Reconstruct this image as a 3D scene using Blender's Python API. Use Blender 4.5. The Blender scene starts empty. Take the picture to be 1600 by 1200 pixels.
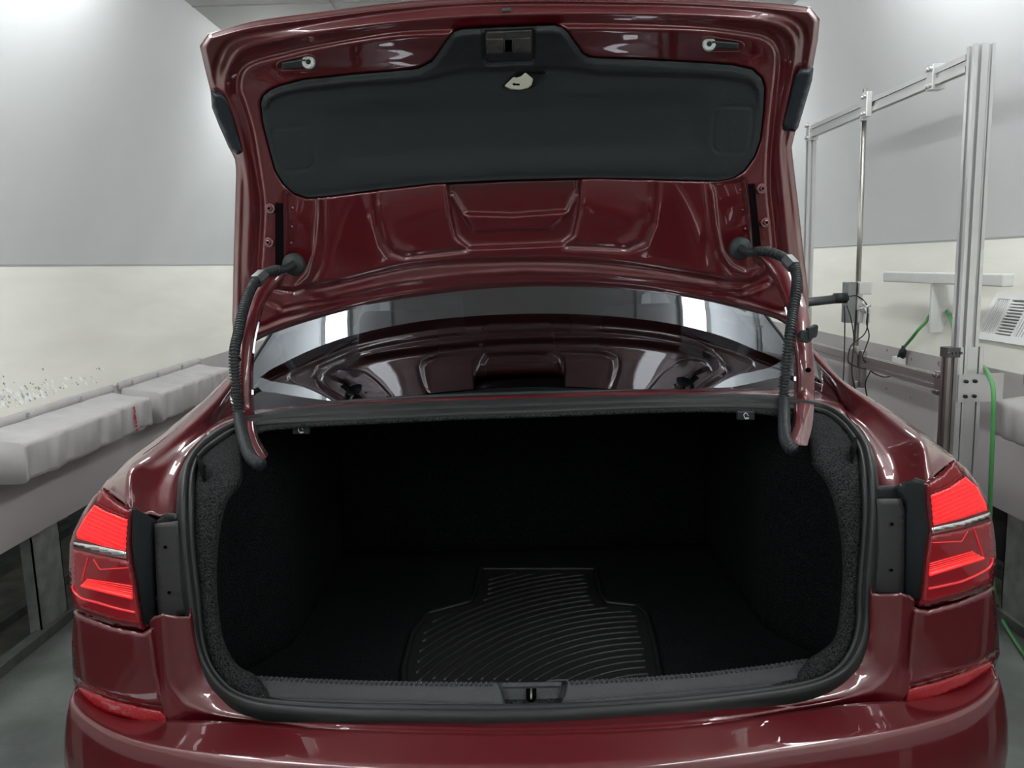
import bpy, bmesh, math, random
import numpy as np
from mathutils import Vector, Matrix
from mathutils.geometry import delaunay_2d_cdt
random.seed(7); np.random.seed(7)
SC = bpy.context.scene
COL = SC.collection

# ------------------------------------------------------------------ camera
EYE = 1.5; FPX = 1250.0; PITCH = math.radians(8.5); ROLL = math.radians(1.6)
cp, sp = math.cos(PITCH), math.sin(PITCH); cr, sr = math.cos(ROLL), math.sin(ROLL)
cam_d = bpy.data.cameras.new('camera'); cam = bpy.data.objects.new('camera', cam_d); COL.objects.link(cam)
fwd = Vector((0, cp, -sp)); r0 = Vector((1, 0, 0)); u0 = Vector((0, sp, cp))
right = r0*cr - u0*sr; up = r0*sr + u0*cr
M = Matrix((right, up, -fwd)).transposed().to_4x4(); M.translation = (0, 0, EYE)
cam.matrix_world = M
cam_d.sensor_width = 36; cam_d.lens = FPX/1600*36; cam_d.clip_start = .05
SC.camera = cam
# ------------------------------------------------------------------ world, exposure
W = bpy.data.worlds.new('world'); SC.world = W; W.use_nodes = True
W.node_tree.nodes['Background'].inputs[0].default_value = (.75, .85, .9, 1)
W.node_tree.nodes['Background'].inputs[1].default_value = .15
vs = SC.view_settings
vs.view_transform = 'Standard'; vs.look = 'None'; vs.gamma = 1; vs.exposure = 0.0; vs.use_curve_mapping = False
STRIP_POWER = 13.4      # emission strength of the ceiling tubes

# ------------------------------------------------------------------ materials
def mat(name, col, rough=.5, metal=0, coat=0, coat_r=.03, spec=.5, emis=None, es=0, bump=0, bscale=60, var=0, vscale=6, detail=6, stretch=None):
    m = bpy.data.materials.new(name); m.use_nodes = True; nt = m.node_tree; b = nt.nodes['Principled BSDF']
    b.inputs['Base Color'].default_value = (*col, 1); b.inputs['Roughness'].default_value = rough
    b.inputs['Metallic'].default_value = metal; b.inputs['Coat Weight'].default_value = coat
    b.inputs['Coat Roughness'].default_value = coat_r; b.inputs['Specular IOR Level'].default_value = spec
    if emis: b.inputs['Emission Color'].default_value = (*emis, 1); b.inputs['Emission Strength'].default_value = es
    tc = nt.nodes.new('ShaderNodeTexCoord'); vec = tc.outputs['Object']
    if stretch:
        mp = nt.nodes.new('ShaderNodeMapping'); mp.inputs['Scale'].default_value = stretch
        nt.links.new(vec, mp.inputs[0]); vec = mp.outputs[0]
    if var:
        n = nt.nodes.new('ShaderNodeTexNoise'); n.inputs['Scale'].default_value = vscale; n.inputs['Detail'].default_value = detail
        nt.links.new(vec, n.inputs['Vector'])
        cr_ = nt.nodes.new('ShaderNodeValToRGB')
        cr_.color_ramp.elements[0].position = .3; cr_.color_ramp.elements[1].position = .7
        cr_.color_ramp.elements[0].color = (*[c*(1-var) for c in col], 1); cr_.color_ramp.elements[1].color = (*[min(1, c*(1+var)) for c in col], 1)
        nt.links.new(n.outputs[0], cr_.inputs[0]); nt.links.new(cr_.outputs[0], b.inputs['Base Color'])
    if bump:
        n = nt.nodes.new('ShaderNodeTexNoise'); n.inputs['Scale'].default_value = bscale; n.inputs['Detail'].default_value = 5
        nt.links.new(vec, n.inputs['Vector'])
        bp = nt.nodes.new('ShaderNodeBump'); bp.inputs['Strength'].default_value = bump; bp.inputs['Distance'].default_value = .01
        nt.links.new(n.outputs[0], bp.inputs['Height']); nt.links.new(bp.outputs[0], b.inputs['Normal'])
    return m
PAINT = mat('red_paint', (.115, .003, .008), .42, .2, 1, .02); PAINT.node_tree.nodes['Principled BSDF'].inputs['Coat IOR'].default_value = 1.75
BLK = mat('black_plastic', (.020, .024, .026), .45, spec=.4, bump=.15, bscale=400)
LINER = mat('grey_black_trim', (.022, .028, .030), .55, spec=.4, bump=.25, bscale=500)
SILLM = mat('sill_plastic', (.042, .045, .048), .5, spec=.4, bump=.3, bscale=420)
RUB = mat('rubber_seal', (.019, .022, .022), .48, spec=.5)
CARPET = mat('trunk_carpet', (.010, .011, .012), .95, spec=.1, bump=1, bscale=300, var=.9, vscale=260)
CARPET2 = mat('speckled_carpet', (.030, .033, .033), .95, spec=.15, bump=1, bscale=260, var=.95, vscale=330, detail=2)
MATR = mat('rubber_mat', (.011, .011, .011), .45, spec=.45)
CHROME = mat('chrome', (.8, .8, .8), .08, 1)
STEEL = mat('galvanised_steel', (.42, .44, .42), .45, .5, var=.25, vscale=14, bump=.1)
ALU = mat('aluminium', (.66, .66, .66), .32, .6)
ALUD = mat('brown_grey_aluminium', (.36, .33, .32), .35, .8); ALUM = mat('dull_aluminium', (.56, .54, .53), .33, .9)
WHITE = mat('white_wall', (.86, .885, .89), .55, spec=.25, var=.03, vscale=1.2)
CREAM = mat('cream_panel', (.74, .73, .66), .5, spec=.25, var=.07, vscale=2.2, stretch=(1, .5, 3), bump=.04, bscale=40)
GREYP = mat('grey_fascia', (.55, .52, .52), .5, spec=.3, var=.03, vscale=3, bump=.05)
WFAB = mat('white_fabric', (.50, .485, .48), .8, spec=.2, var=.08, vscale=9, bump=.35, bscale=22, stretch=(1, 1, .35))
WPAINT = mat('white_painted_wood', (.80, .80, .78), .6, var=.04, bump=.1)
WPLAS = mat('white_plastic', (.85, .85, .85), .35)
CONC = mat('concrete_floor', (.17, .185, .175), .45, spec=.4, var=.35, vscale=3.5, detail=10, bump=.15)
DUST = mat('dusty_floor', (.21, .20, .16), .8, var=.35, vscale=7, detail=10, bump=.3)
CURB = mat('curb_steel', (.20, .21, .20), .55, .3, var=.3, vscale=9)
DARKP = mat('dark_panel', (.035, .038, .038), .6, var=.2)
GREEN = mat('green_cable', (.10, .36, .12), .4)
YELLOW = mat('yellow_wire', (.85, .70, .08), .4)
CEILM = mat('ceiling_panel', (.62, .63, .62), .6, spec=.2)
LAMP_ON = mat('tail_lamp_lit', (.55, .01, .015), .3, 0, 1, .02, emis=(1, .018, .02), es=.75)
LAMP_RED = mat('tail_lamp_red', (.20, .006, .012), .25, 0, 1, .02, emis=(1, .02, .03), es=.05)
LAMP_DK = mat('tail_lamp_dark', (.10, .008, .012), .25, 0, 1, .02, emis=(1, .02, .03), es=.015)
REFL = mat('reflector_red', (.35, .005, .012), .25, 0, 1, .02, emis=(1, .0, .02), es=.05, bump=.6, bscale=500)  # faint emission puts a glow into the reflector, which is no lamp
SEAT = mat('seat_cloth', (.17, .155, .14), .8, bump=.2)
SEATD = mat('dark_cloth', (.03, .03, .034), .8)
ORG = mat('red_marker', (.55, .02, .04), .6)
SYMB = mat('white_symbol', (.85, .85, .85), .5)
GLOWW = mat('white_luminous_ring', (.62, .66, .64), .35, bump=.5, bscale=300)
HANDLEW = mat('pale_handle', (.62, .62, .50), .45)
TUBE = mat('lit_tube', (1, 1, 1), .5, emis=(.97, 1, 1), es=STRIP_POWER)
BLACKHOLE = mat('dark_hole', (.003, .003, .003), .9, spec=0)
def glass_mat(name, tint, ior=1.5, boost=1.0):
    m = bpy.data.materials.new(name); m.use_nodes = True; nt = m.node_tree; nt.nodes.clear()
    o = nt.nodes.new('ShaderNodeOutputMaterial'); mx = nt.nodes.new('ShaderNodeMixShader')
    tr = nt.nodes.new('ShaderNodeBsdfTransparent'); gl = nt.nodes.new('ShaderNodeBsdfGlossy'); fr = nt.nodes.new('ShaderNodeFresnel')
    tr.inputs[0].default_value = (*tint, 1); gl.inputs['Roughness'].default_value = .01; fr.inputs[0].default_value = ior
    gl.inputs[0].default_value = (boost*.93, boost*.97, boost*1.04, 1)
    nt.links.new(fr.outputs[0], mx.inputs[0]); nt.links.new(tr.outputs[0], mx.inputs[1]); nt.links.new(gl.outputs[0], mx.inputs[2])
    nt.links.new(mx.outputs[0], o.inputs[0]); return m
GLASS = glass_mat('tinted_glass', (.25, .27, .30), 2.5)
GLASS2 = glass_mat('side_glass', (.45, .48, .48), 1.5)

# ------------------------------------------------------------------ rays: photo point -> point of the place
def derot(u, v):
    x, y = u-800., v-600.
    return x*cr - y*sr, x*sr + y*cr
def ray(u, v):
    x, y = derot(u, v)
    return np.array([x, FPX*cp - y*sp, -(FPX*sp + y*cp)])
def P(u, v, Y):
    d = ray(u, v); t = Y/d[1]; return np.array([d[0]*t, Y, EYE + d[2]*t])
def Pz(u, v, z):
    d = ray(u, v); t = (z-EYE)/d[2]; return np.array([d[0]*t, d[1]*t, z])
def Px(u, v, X):
    d = ray(u, v); t = X/d[0]; return np.array([X, d[1]*t, EYE + d[2]*t])
X0 = .030
def spl(pts, n, closed=False):
    p = np.array(pts, float)
    if closed: p = np.vstack([p, p[:1]])
    if len(p) == 2:
        t = np.linspace(0, 1, n)[:, None]; return p[0]*(1-t)+p[1]*t
    d = np.sqrt(np.maximum(np.linalg.norm(np.diff(p, axis=0), axis=1), 1e-9)); s = np.concatenate([[0], np.cumsum(d)])
    tq = np.linspace(0, s[-1], n)
    if closed: tq = np.linspace(0, s[-1], n+1)[:-1]
    m = np.zeros_like(p)
    for i in range(len(p)):
        if closed: a, b = (i-1 if i > 0 else len(p)-2), (i+1 if i < len(p)-1 else 1)
        else: a, b = max(i-1, 0), min(i+1, len(p)-1)
        da = (d[a] if i > 0 else (d[-1] if closed else 0)); db = (d[i] if i < len(d) else (d[0] if closed else 0))
        m[i] = (p[b]-p[a])/max(da+db, 1e-9)
    i = np.clip(np.searchsorted(s, tq, side='right')-1, 0, len(d)-1)
    h = d[i]; t = ((tq-s[i])/h)[:, None]; h = h[:, None]
    return (2*t**3-3*t**2+1)*p[i] + (t**3-2*t**2+t)*h*m[i] + (-2*t**3+3*t**2)*p[i+1] + (t**3-t**2)*h*m[i+1]
def smooth3(b, it):
    b = b.copy()
    for _ in range(it): b[1:-1] = (b[:-2]+2*b[1:-1]+b[2:])/4
    return b
def lin(pts, n):
    p = np.array(pts, float); d = np.linalg.norm(np.diff(p, axis=0), axis=1); s = np.concatenate([[0], np.cumsum(d)])
    q = np.linspace(0, s[-1], n); return np.stack([np.interp(q, s, p[:, k]) for k in range(p.shape[1])], 1)
# section of the rear opening (Y, z)
_g = spl([(1.15, .700), (1.25, .70), (1.345, .703), (1.385, .725), (1.415, .83), (1.44, .98), (1.46, 1.05), (1.50, 1.09), (1.60, 1.12), (1.95, 1.155), (2.10, 1.165)], 600)
_gk = (_g[:, 1]-EYE)/_g[:, 0]; _gk = np.maximum.accumulate(_gk + np.arange(len(_gk))*1e-9)
def G(u, v, off=0):
    d = ray(u, v); Y = float(np.interp(d[2]/d[1], _gk, _g[:, 0])); return P(u, v, Y+off)
# plan of the tail corner (|X|, Y)
_t = spl([(0, 1.375), (.3, 1.375), (.5, 1.376), (.64, 1.385), (.74, 1.40), (.82, 1.425), (.878, 1.465), (.915, 1.52), (.932, 1.6), (.938, 1.8)], 900); _t[:, 0] *= 1.022
def T(u, v, off=0):
    d = ray(u, v); q = d[0]/d[1]; s = 1 if q > 0 else -1
    f = _t[:, 0] - s*(q*_t[:, 1]-X0); k = np.argmax(f > 0)
    if not (f > 0).any(): k = int(np.argmax(f))
    if k > 0 and f[k] > 0 >= f[k-1]:
        w = f[k-1]/(f[k-1]-f[k]); Y = _t[k-1, 1]*(1-w)+_t[k, 1]*w
    else: Y = _t[k, 1]
    return P(u, v, Y+off)
_ly = [-660, -600, -560, -520, -480, -320, -150, 0]; _lv = [1.85, 1.885, 1.91, 1.98, 2.04, 2.17, 2.29, 2.34]
_ls = spl(list(zip(_ly, _lv)), 200)
def LY(u, v): return np.interp(derot(u, v)[1], _ls[:, 0], _ls[:, 1])
def L(u, v, off=0): return P(u, v, LY(u, v)+off)

# ------------------------------------------------------------------ mesh helpers
def link(name, verts, faces, m, parent=None, smooth=True, solid=0, bevel=0, sub=0):
    me = bpy.data.meshes.new(name); me.from_pydata([tuple(map(float, v)) for v in verts], [], faces); me.validate()
    if smooth: me.polygons.foreach_set('use_smooth', [True]*len(me.polygons))
    if m: me.materials.append(m)
    o = bpy.data.objects.new(name, me); COL.objects.link(o)
    if parent: o.parent = parent; o.matrix_parent_inverse = world_of(parent).inverted()
    if bevel:
        b = o.modifiers.new('bevel', 'BEVEL'); b.width = bevel; b.segments = 3; b.limit_method = 'ANGLE'; b.angle_limit = .6
        b.harden_normals = False
    if sub: s = o.modifiers.new('sub', 'SUBSURF'); s.levels = s.render_levels = sub
    if solid: s = o.modifiers.new('solid', 'SOLIDIFY'); s.thickness = abs(solid); s.offset = -1 if solid > 0 else 1
    return o
def world_of(o):
    m = Matrix.Translation(o.location) @ o.rotation_euler.to_matrix().to_4x4() if o.type == 'EMPTY' else Matrix.Identity(4)
    return m
class MB:
    def __init__(s): s.v = []; s.f = []
    def add(s, vs_, fs):
        b = len(s.v); s.v += [tuple(map(float, q)) for q in vs_]; s.f += [tuple(i+b for i in f) for f in fs]; return s
    def box(s, a, b, rz=0, tilt=None):
        x0, y0, z0 = a; x1, y1, z1 = b
        vs_ = [(x, y, z) for z in (z0, z1) for x, y in ((x0, y0), (x1, y0), (x1, y1), (x0, y1))]
        return s.add(vs_, [(3, 2, 1, 0), (4, 5, 6, 7), (0, 1, 5, 4), (1, 2, 6, 5), (2, 3, 7, 6), (3, 0, 4, 7)])
    def hexa(s, lo, hi):   # two quads
        return s.add(list(lo)+list(hi), [(3, 2, 1, 0), (4, 5, 6, 7), (0, 1, 5, 4), (1, 2, 6, 5), (2, 3, 7, 6), (3, 0, 4, 7)])
    def prism(s, ring, d):  # ring of 3d points + offset vector
        n = len(ring); d = np.array(d); r = [np.array(q, float) for q in ring]
        return s.add(r+[q+d for q in r], [tuple(range(n))[::-1], tuple(range(n, 2*n))]+[(i, (i+1) % n, n+(i+1) % n, n+i) for i in range(n)])
    def tube(s, path, rad, n=12, cap=True, prof=None):
        p = np.array(path, float); N = len(p); rad = np.broadcast_to(rad, (N,))
        t = np.gradient(p, axis=0); t /= np.linalg.norm(t, axis=1)[:, None]
        a = np.array([0, 0, 1.]) if abs(t[0][2]) < .9 else np.array([1., 0, 0]); vs_ = []
        u = np.cross(t[0], a); u /= np.linalg.norm(u)
        for i in range(N):
            u = u - t[i]*np.dot(u, t[i]); u /= np.linalg.norm(u); w = np.cross(t[i], u)
            for k in range(n):
                an = 2*math.pi*k/n; r = rad[i]
                vs_.append(p[i]+r*(math.cos(an)*u+math.sin(an)*w))
        fs = [(i*n+k, i*n+(k+1) % n, (i+1)*n+(k+1) % n, (i+1)*n+k) for i in range(N-1) for k in range(n)]
        if cap: fs += [tuple(range(n))[::-1], tuple(range((N-1)*n, N*n))]
        return s.add(vs_, fs)
    def cyl(s, a, b, r, n=20, r2=None): return s.tube([a, b], [r, r if r2 is None else r2], n)
    def grid(s, g, close_u=False, close_v=False, flip=False):
        g = np.array(g); R, C = g.shape[:2]; fs = []
        for i in range(R-(0 if close_u else 1)):
            for j in range(C-(0 if close_v else 1)):
                a, b, c, d = i*C+j, i*C+(j+1) % C, ((i+1) % R)*C+(j+1) % C, ((i+1) % R)*C+j
                fs.append((a, d, c, b) if flip else (a, b, c, d))
        return s.add(g.reshape(-1, 3), fs)
    def obj(s, name, m, parent=None, **k): return link(name, s.v, s.f, m, parent, **k)
def empty(name, loc, label, cat, group=None):
    o = bpy.data.objects.new(name, None); COL.objects.link(o); o.location = loc; o.empty_display_size = .1
    o['label'] = label; o['category'] = cat
    if group: o['group'] = group
    return o
def tag(o, label, cat, group=None):
    o['label'] = label; o['category'] = cat
    if group: o['group'] = group
    return o
def struct(o): o['kind'] = 'structure'; return o
def lab(o, label): o['label'] = label; return o
def inpoly(pts, poly):
    x, y = pts[:, 0], pts[:, 1]; poly = np.asarray(poly, float); n = len(poly); c = np.zeros(len(pts), bool); j = n-1
    for i in range(n):
        xi, yi = poly[i]; xj, yj = poly[j]
        k = ((yi > y) != (yj > y)) & (x < (xj-xi)*(y-yi)/((yj-yi) if yj != yi else 1e-9)+xi); c ^= k; j = i
    return c
def dist(pts, line, closed=False):
    l = np.asarray(line, float)
    if closed: l = np.vstack([l, l[:1]])
    D = np.full(len(pts), 1e9)
    for a, b in zip(l[:-1], l[1:]):
        ab = b-a; t = np.clip(((pts-a)@ab)/max(ab@ab, 1e-9), 0, 1); D = np.minimum(D, np.linalg.norm(pts-(a+t[:, None]*ab), axis=1))
    return D
def sm(x): x = np.clip(x, 0, 1); return x*x*(3-2*x)
def region(pts, poly, h, w):   # step of height h inside poly with an edge w wide
    d = dist(pts, poly, True); s = np.where(inpoly(pts, poly), 1, -1)*d
    return h*sm(s/w+.5)
def groove(pts, line, h, w, closed=False): return h*np.exp(-(dist(pts, line, closed)/w)**2)
def dens(outline, step, closed=True):
    p = np.array(outline, float)
    if closed: p = np.vstack([p, p[:1]])
    out = []
    for a, b in zip(p[:-1], p[1:]):
        n = max(1, int(round(np.linalg.norm(b-a)/step)))
        for k in range(n): out.append(a+(b-a)*k/n)
    return np.array(out)
def fill(outline, fn, step, disp=None, smooth_outline=False, edge=0):
    """triangulate an outline, lay each point on the surface fn(u, v, off)"""
    o = spl(outline, max(12, int(len(dens(outline, step)))), True) if smooth_outline else dens(outline, step)
    lo, hi = o.min(0), o.max(0); pts = []
    ys = np.arange(lo[1]+step/2, hi[1], step*.87)
    for k, y in enumerate(ys):
        xs = np.arange(lo[0]+(step/2 if k % 2 else 0), hi[0], step); pts += [(x, y) for x in xs]
    pts = np.array(pts) if pts else np.zeros((0, 2))
    if len(pts): pts = pts[inpoly(pts, o)]; pts = pts[dist(pts, o, True) > step*.55] if len(pts) else pts
    allp = np.vstack([o, pts]) if len(pts) else o
    n = len(o)
    r = delaunay_2d_cdt([Vector(q) for q in allp], [(i, (i+1) % n) for i in range(n)], [list(range(n))], 1, 1e-6)
    vv = np.array([(a.x, a.y) for a in r[0]]); off = disp(vv) if disp else np.zeros(len(vv))
    if edge: off = off + edge*(1-sm(dist(vv, o, True)/(step*1.5)))
    return [fn(q[0], q[1], e) for q, e in zip(vv, off)], [tuple(reversed(f)) if False else tuple(f) for f in r[2]]
def face_cam(verts, faces):
    """make faces look towards the photographer's side"""
    V = np.array(verts); out = []
    for f in faces:
        a, b, c = V[f[0]], V[f[1]], V[f[2]]; n = np.cross(b-a, c-a)
        out.append(tuple(reversed(f)) if np.dot(n, np.array([0, 0, EYE])-a) < 0 else f)
    return out
def patch(name, outline, fn, step, m, parent, disp=None, solid=.004, so=False, edge=0):
    v, f = fill(outline, fn, step, disp, so, edge); f = face_cam(v, f)
    return link(name, v, f, m, parent, solid=solid)
def add_patch(mb, outline, fn, step, disp=None, so=False, edge=0):
    v, f = fill(outline, fn, step, disp, so, edge); return mb.add(v, face_cam(v, f))
def loftpx(rows, n, nr=None, fn=None):
    """rows: lists of (u, v, Y) -> 3d grid; the rows are resampled, then splined across"""
    R = [spl(r, n) for r in rows]
    if nr: R = np.array([spl([r[j] for r in R], nr) for j in range(n)]).transpose(1, 0, 2)
    return np.array([[P(*q) for q in r] for r in R])

# ------------------------------------------------------------------ the booth
SX, SZ = 2.2, 1.557; FX, FZ0, FZ1 = 1.95, .47, 1.03; FZL = .965; CZ = 2.90; CX = 1.64; YB, YF = -2.6, 9.5
def quadstrip(name, pts, m, ny=2, solid=.02, **k):
    g = [[(p[0], y, p[1]) for p in pts] for y in np.linspace(YB, YF, ny)]
    return struct(MB().grid(g).obj(name, m, solid=solid, smooth=False, **k))
struct(MB().box((-4.2, YB-.5, -.1), (4.2, YF+.5, 0)).obj('floor', CONC, smooth=False))
struct(MB().box((-CX-.06, YB, CZ), (CX+.06, YF, CZ+.06)).obj('ceiling', CEILM, smooth=False))
for sgn, nm in ((-1, 'wall_left'), (1, 'wall_right')):
    FZ = FZL if sgn < 0 else FZ1
    struct(MB().hexa([(sgn*SX, YB, SZ), (sgn*(SX+.06), YB, SZ), (sgn*(SX+.06), YF, SZ), (sgn*SX, YF, SZ)][::sgn],
                     [(sgn*CX, YB, CZ), (sgn*(CX+.06), YB, CZ), (sgn*(CX+.06), YF, CZ), (sgn*CX, YF, CZ)][::sgn]).obj(nm, WHITE, smooth=False))
    lo = [(sgn*FX, YB, FZ), (sgn*(FX+.06), YB, FZ), (sgn*(FX+.06), YF, FZ), (sgn*FX, YF, FZ)]
    hi = [(sgn*SX, YB, SZ), (sgn*(SX+.06), YB, SZ), (sgn*(SX+.06), YF, SZ), (sgn*SX, YF, SZ)]
    struct(MB().hexa(lo[::sgn], hi[::sgn]).obj(nm+'_sloping_panel', CREAM, smooth=False))
    struct(MB().box(*((sgn*FX, YB, FZ0) if sgn > 0 else (sgn*(FX+.03), YB, FZ0), (sgn*(FX+.03), YF, FZ) if sgn > 0 else (sgn*FX, YF, FZ))).obj(nm+'_fascia', GREYP, smooth=False))
    struct(MB().box(*sorted([(sgn*4.0, YB, 0), (sgn*4.1, YF, 2.2)])).obj(nm+'_outer', mat('outer_wall', (.30, .34, .25), .8, var=.15), smooth=False))
    # seam strip between the upper wall and the sloping panel
    struct(MB().box(*sorted([(sgn*(SX-.004), YB, SZ-.004), (sgn*(SX+.01), YF, SZ+.004)])).obj('trim_1' if sgn < 0 else 'trim_2', mat('seam', (.42, .43, .42), .6), smooth=False))
struct(MB().box((-4.1, YF, 0), (4.1, YF+.08, CZ)).obj('wall_front', WHITE, smooth=False))
struct(MB().box((-4.1, YB-.08, 0), (4.1, YB, CZ)).obj('wall_back', mat('wall_back', (.72, .74, .74), .7), smooth=False))
# panel joints of the ceiling
mb = MB()
for y in np.arange(-1.5, 9, 1.2): mb.box((-CX, y-.004, CZ-.004), (CX, y+.004, CZ+.002))
for x in (-.9, .9): mb.box((x-.004, YB, CZ-.004), (x+.004, YF, CZ+.002))
struct(mb.obj('trim_3', mat('joint', (.40, .41, .40), .7), smooth=False))

# ------------------------------------------------------------------ ceiling lights
def strip_light(x, y, label, ln=1.2, w=.20):
    t = empty('ceiling_light', (x, y, CZ), label, 'light', 'tube lights on the ceiling')
    MB().box((x-w/2-.02, y-ln/2-.02, CZ-.05), (x+w/2+.02, y+ln/2+.02, CZ-.001)).obj('housing', WPLAS, t, smooth=False)
    MB().box((x-w/2, y-ln/2, CZ-.11), (x+w/2, y+ln/2, CZ-.0505)).obj('diffuser', TUBE, t, smooth=False, bevel=.02)
    return t
for k, y in enumerate((7.4, 5.75, 2.95, 1.35, -.25, -1.85)):  # the two far pairs are added, hidden behind the lid, to brighten the far walls
    for s, side in ((-1, 'left'), (1, 'right')):
        strip_light(s*1.42, y, f'{["added unseen farthest","added unseen second farthest","third farthest","third nearest","second nearest","nearest"][k]} tube light of the ceiling row above the {side} wall')

# ------------------------------------------------------------------ benches under the walls
def bench(sgn, label):
    t = empty('wall_bench', (sgn*FX, 3, 0), label, 'bench frame')
    X = sgn*(FX+.04)
    def b(a, c): lo = [min(p, q) for p, q in zip(a, c)]; hi = [max(p, q) for p, q in zip(a, c)]; return MB().box(lo, hi)
    for y in ((3.26, 4.6, 6.0, 1.6, .2) if sgn < 0 else (3.02, 4.4, 5.8, 1.5, .1)):
        mb = b((X, y-.10, .0), (X+sgn*.006, y+.10, FZ0+.1))
        mb2 = b((X, y-.10, .0), (X+sgn*.05, y-.094, FZ0+.1)); mb.add(mb2.v, mb2.f)
        mb2 = b((X, y+.094, .0), (X+sgn*.05, y+.10, FZ0+.1)); mb.add(mb2.v, mb2.f)
        mb2 = b((X-sgn*.002, y-.035, .36), (X, y+.01, .43)); mb.add(mb2.v, mb2.f)
        mb.obj('leg', STEEL, t, smooth=False)
        mb2 = b((X+sgn*.7, y-.05, 0), (X+sgn*.74, y+.05, FZ0+.1)).obj('rear_leg', STEEL, t, smooth=False)
    b((X-sgn*.02, YB+.1, 0), (X+sgn*.03, YF-.1, .045)).obj('base_channel', CURB, t, smooth=False, bevel=.004)
    b((X+sgn*.22, YB+.1, 0), (X+sgn*.27, YF-.1, .05)).obj('base_channel', CURB, t, smooth=False, bevel=.004)
    b((X+sgn*.62, YB+.1, 0), (X+sgn*.68, YF-.1, .06)).obj('base_channel', CURB, t, smooth=False, bevel=.004)
    b((X+sgn*.6, YB+.1, .40), (X+sgn*.66, YF-.1, .47)).obj('rear_beam', STEEL, t, smooth=False)
    if sgn > 0:
        b((X+.30, 1.2, .05), (X+.32, 4.9, FZ0+.06)).obj('dark_backing_panel', DARKP, t, smooth=False)
    return t
bench(-1, 'long steel frame on legs under the left wall, behind the left tail light')
bench(1, 'long steel frame on legs with dark backing under the right wall')
struct(MB().box((-2.66, YB, .0), (-2.03, YF, .012)).obj('floor_dusty_strip', DUST, smooth=False))
struct(MB().box((2.03, YB, .0), (2.30, YF, .012)).obj('floor_dusty_strip', DUST, smooth=False))

# fabric covered boxes standing out from the fascia
def padded_box(sgn, y0, y1, zt, zb, label, seed, grommets=()):
    rs = np.random.RandomState(seed)
    t = empty('padded_box', (sgn*1.85, (y0+y1)/2, zb), label, 'padded box', 'fabric covered boxes along the walls')
    Xi, Xo = sgn*(FX-.002), sgn*1.75; n = 90
    prof = [(Xi, zb), (Xo+sgn*.02, zb), (Xo+sgn*.004, zb+.006), (Xo, zb+.02), (Xo, (zb+zt)/2), (Xo, zt-.02), (Xo+sgn*.005, zt-.006), (Xo+sgn*.018, zt), (Xi-sgn*.08, zt+.012), (Xi, zt+.028)]
    ph = rs.rand(6)*6; rows = []
    for y in np.linspace(y0, y1, n):
        e = min((y-y0), (y1-y))/.02; e = min(1, max(0, e)); row = []
        f = .004*math.sin(y*27+ph[0])+.003*math.sin(y*53+1.3*math.sin(y*9)+ph[1])+.0012*math.sin(y*97+ph[2])
        for k, (x, z) in enumerate(prof):
            a = f*(1 if 2 < k < 6 else .4)*(1.4 if k in (3, 4) else 1)
            row.append((x-sgn*a*e + (0 if 0 < k < 9 else 0), y, z+(f*.5 if k in (7, 8) else 0)+(-f*.7 if k in (1, 2, 3) else 0)))
        rows.append(row)
    mb = MB().grid(rows); m = len(prof)
    mb.f += [tuple(range(m))[::-1], tuple(range((n-1)*m, n*m))]
    cov = mb.obj('fabric_cover', WFAB, t)
    # flap screwed to the panel above
    rows = []
    for y in np.linspace(y0-.03, y1+.03, 60):
        w = .003*math.sin(y*9+ph[3])
        rows.append([(sgn*(FX-.004)-sgn*abs(w), y, zt+.020), (sgn*(FX-.008)-sgn*abs(w), y, zt+.040+w*.3), (sgn*(FX-.005), y, zt+.058+w*.4), (sgn*(FX-.002), y, zt+.060+w*.4)])
    fl = MB().grid(rows).obj('flap', WFAB, t, solid=.003)
    for y in grommets:
        a = np.array([sgn*(FX-.013), y, zt+.041])
        mb = MB(); ring = [a+np.array([0, .011*math.cos(q), .011*math.sin(q)]) for q in np.linspace(0, 2*math.pi, 17)]
        mb.tube(ring, .0035, 8, cap=False); mb.cyl(a, a+np.array([-sgn*.004, 0, 0]), .006, 10)
        mb.obj('grommet', STEEL, t)
    return t
pb = padded_box(-1, 2.80, 3.83, .915, .770, 'near white fabric box on left wall with a red paint streak', 1, [2.85, 3.15, 3.55])
padded_box(-1, 3.94, 4.95, .915, .765, 'farther clean white fabric box on left wall beyond the streaked one', 2, [4.05, 4.35, 4.68])
padded_box(1, 1.55, 2.86, .968, .83, 'white fabric box on right wall under the coil of yellow wire', 3, [])
# red streak and a short pencil scrawl on the near box
mb = MB()
for k, (du, y, h) in enumerate(((0, 0, 5), (1, 5, 6), (1, 11, 5), (2, 15, 8), (3, 22, 5), (4, 28, 4), (5, 34, 5))):
    c = Px(210+du, 637+y*1.0, -1.7415); mb.box((c[0]-.002, c[1]-.006-.004*(k == 3), c[2]-h*.0016), (c[0], c[1]+.005, c[2]+h*.0010))
o = lab(mb.obj('paint_streak', ORG, pb, smooth=False), 'red streak of paint'); 
mb = MB()
for k in range(6):
    c = Px(219+k*2.2, 667+((-1)**k)*.8-k*.35, -1.7415); mb.box((c[0]-.001, c[1]-.006, c[2]-.0015), (c[0], c[1]+.005, c[2]+.0015))
mb.obj('pencil_scrawl', BLACKHOLE, pb, smooth=False)

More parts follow.
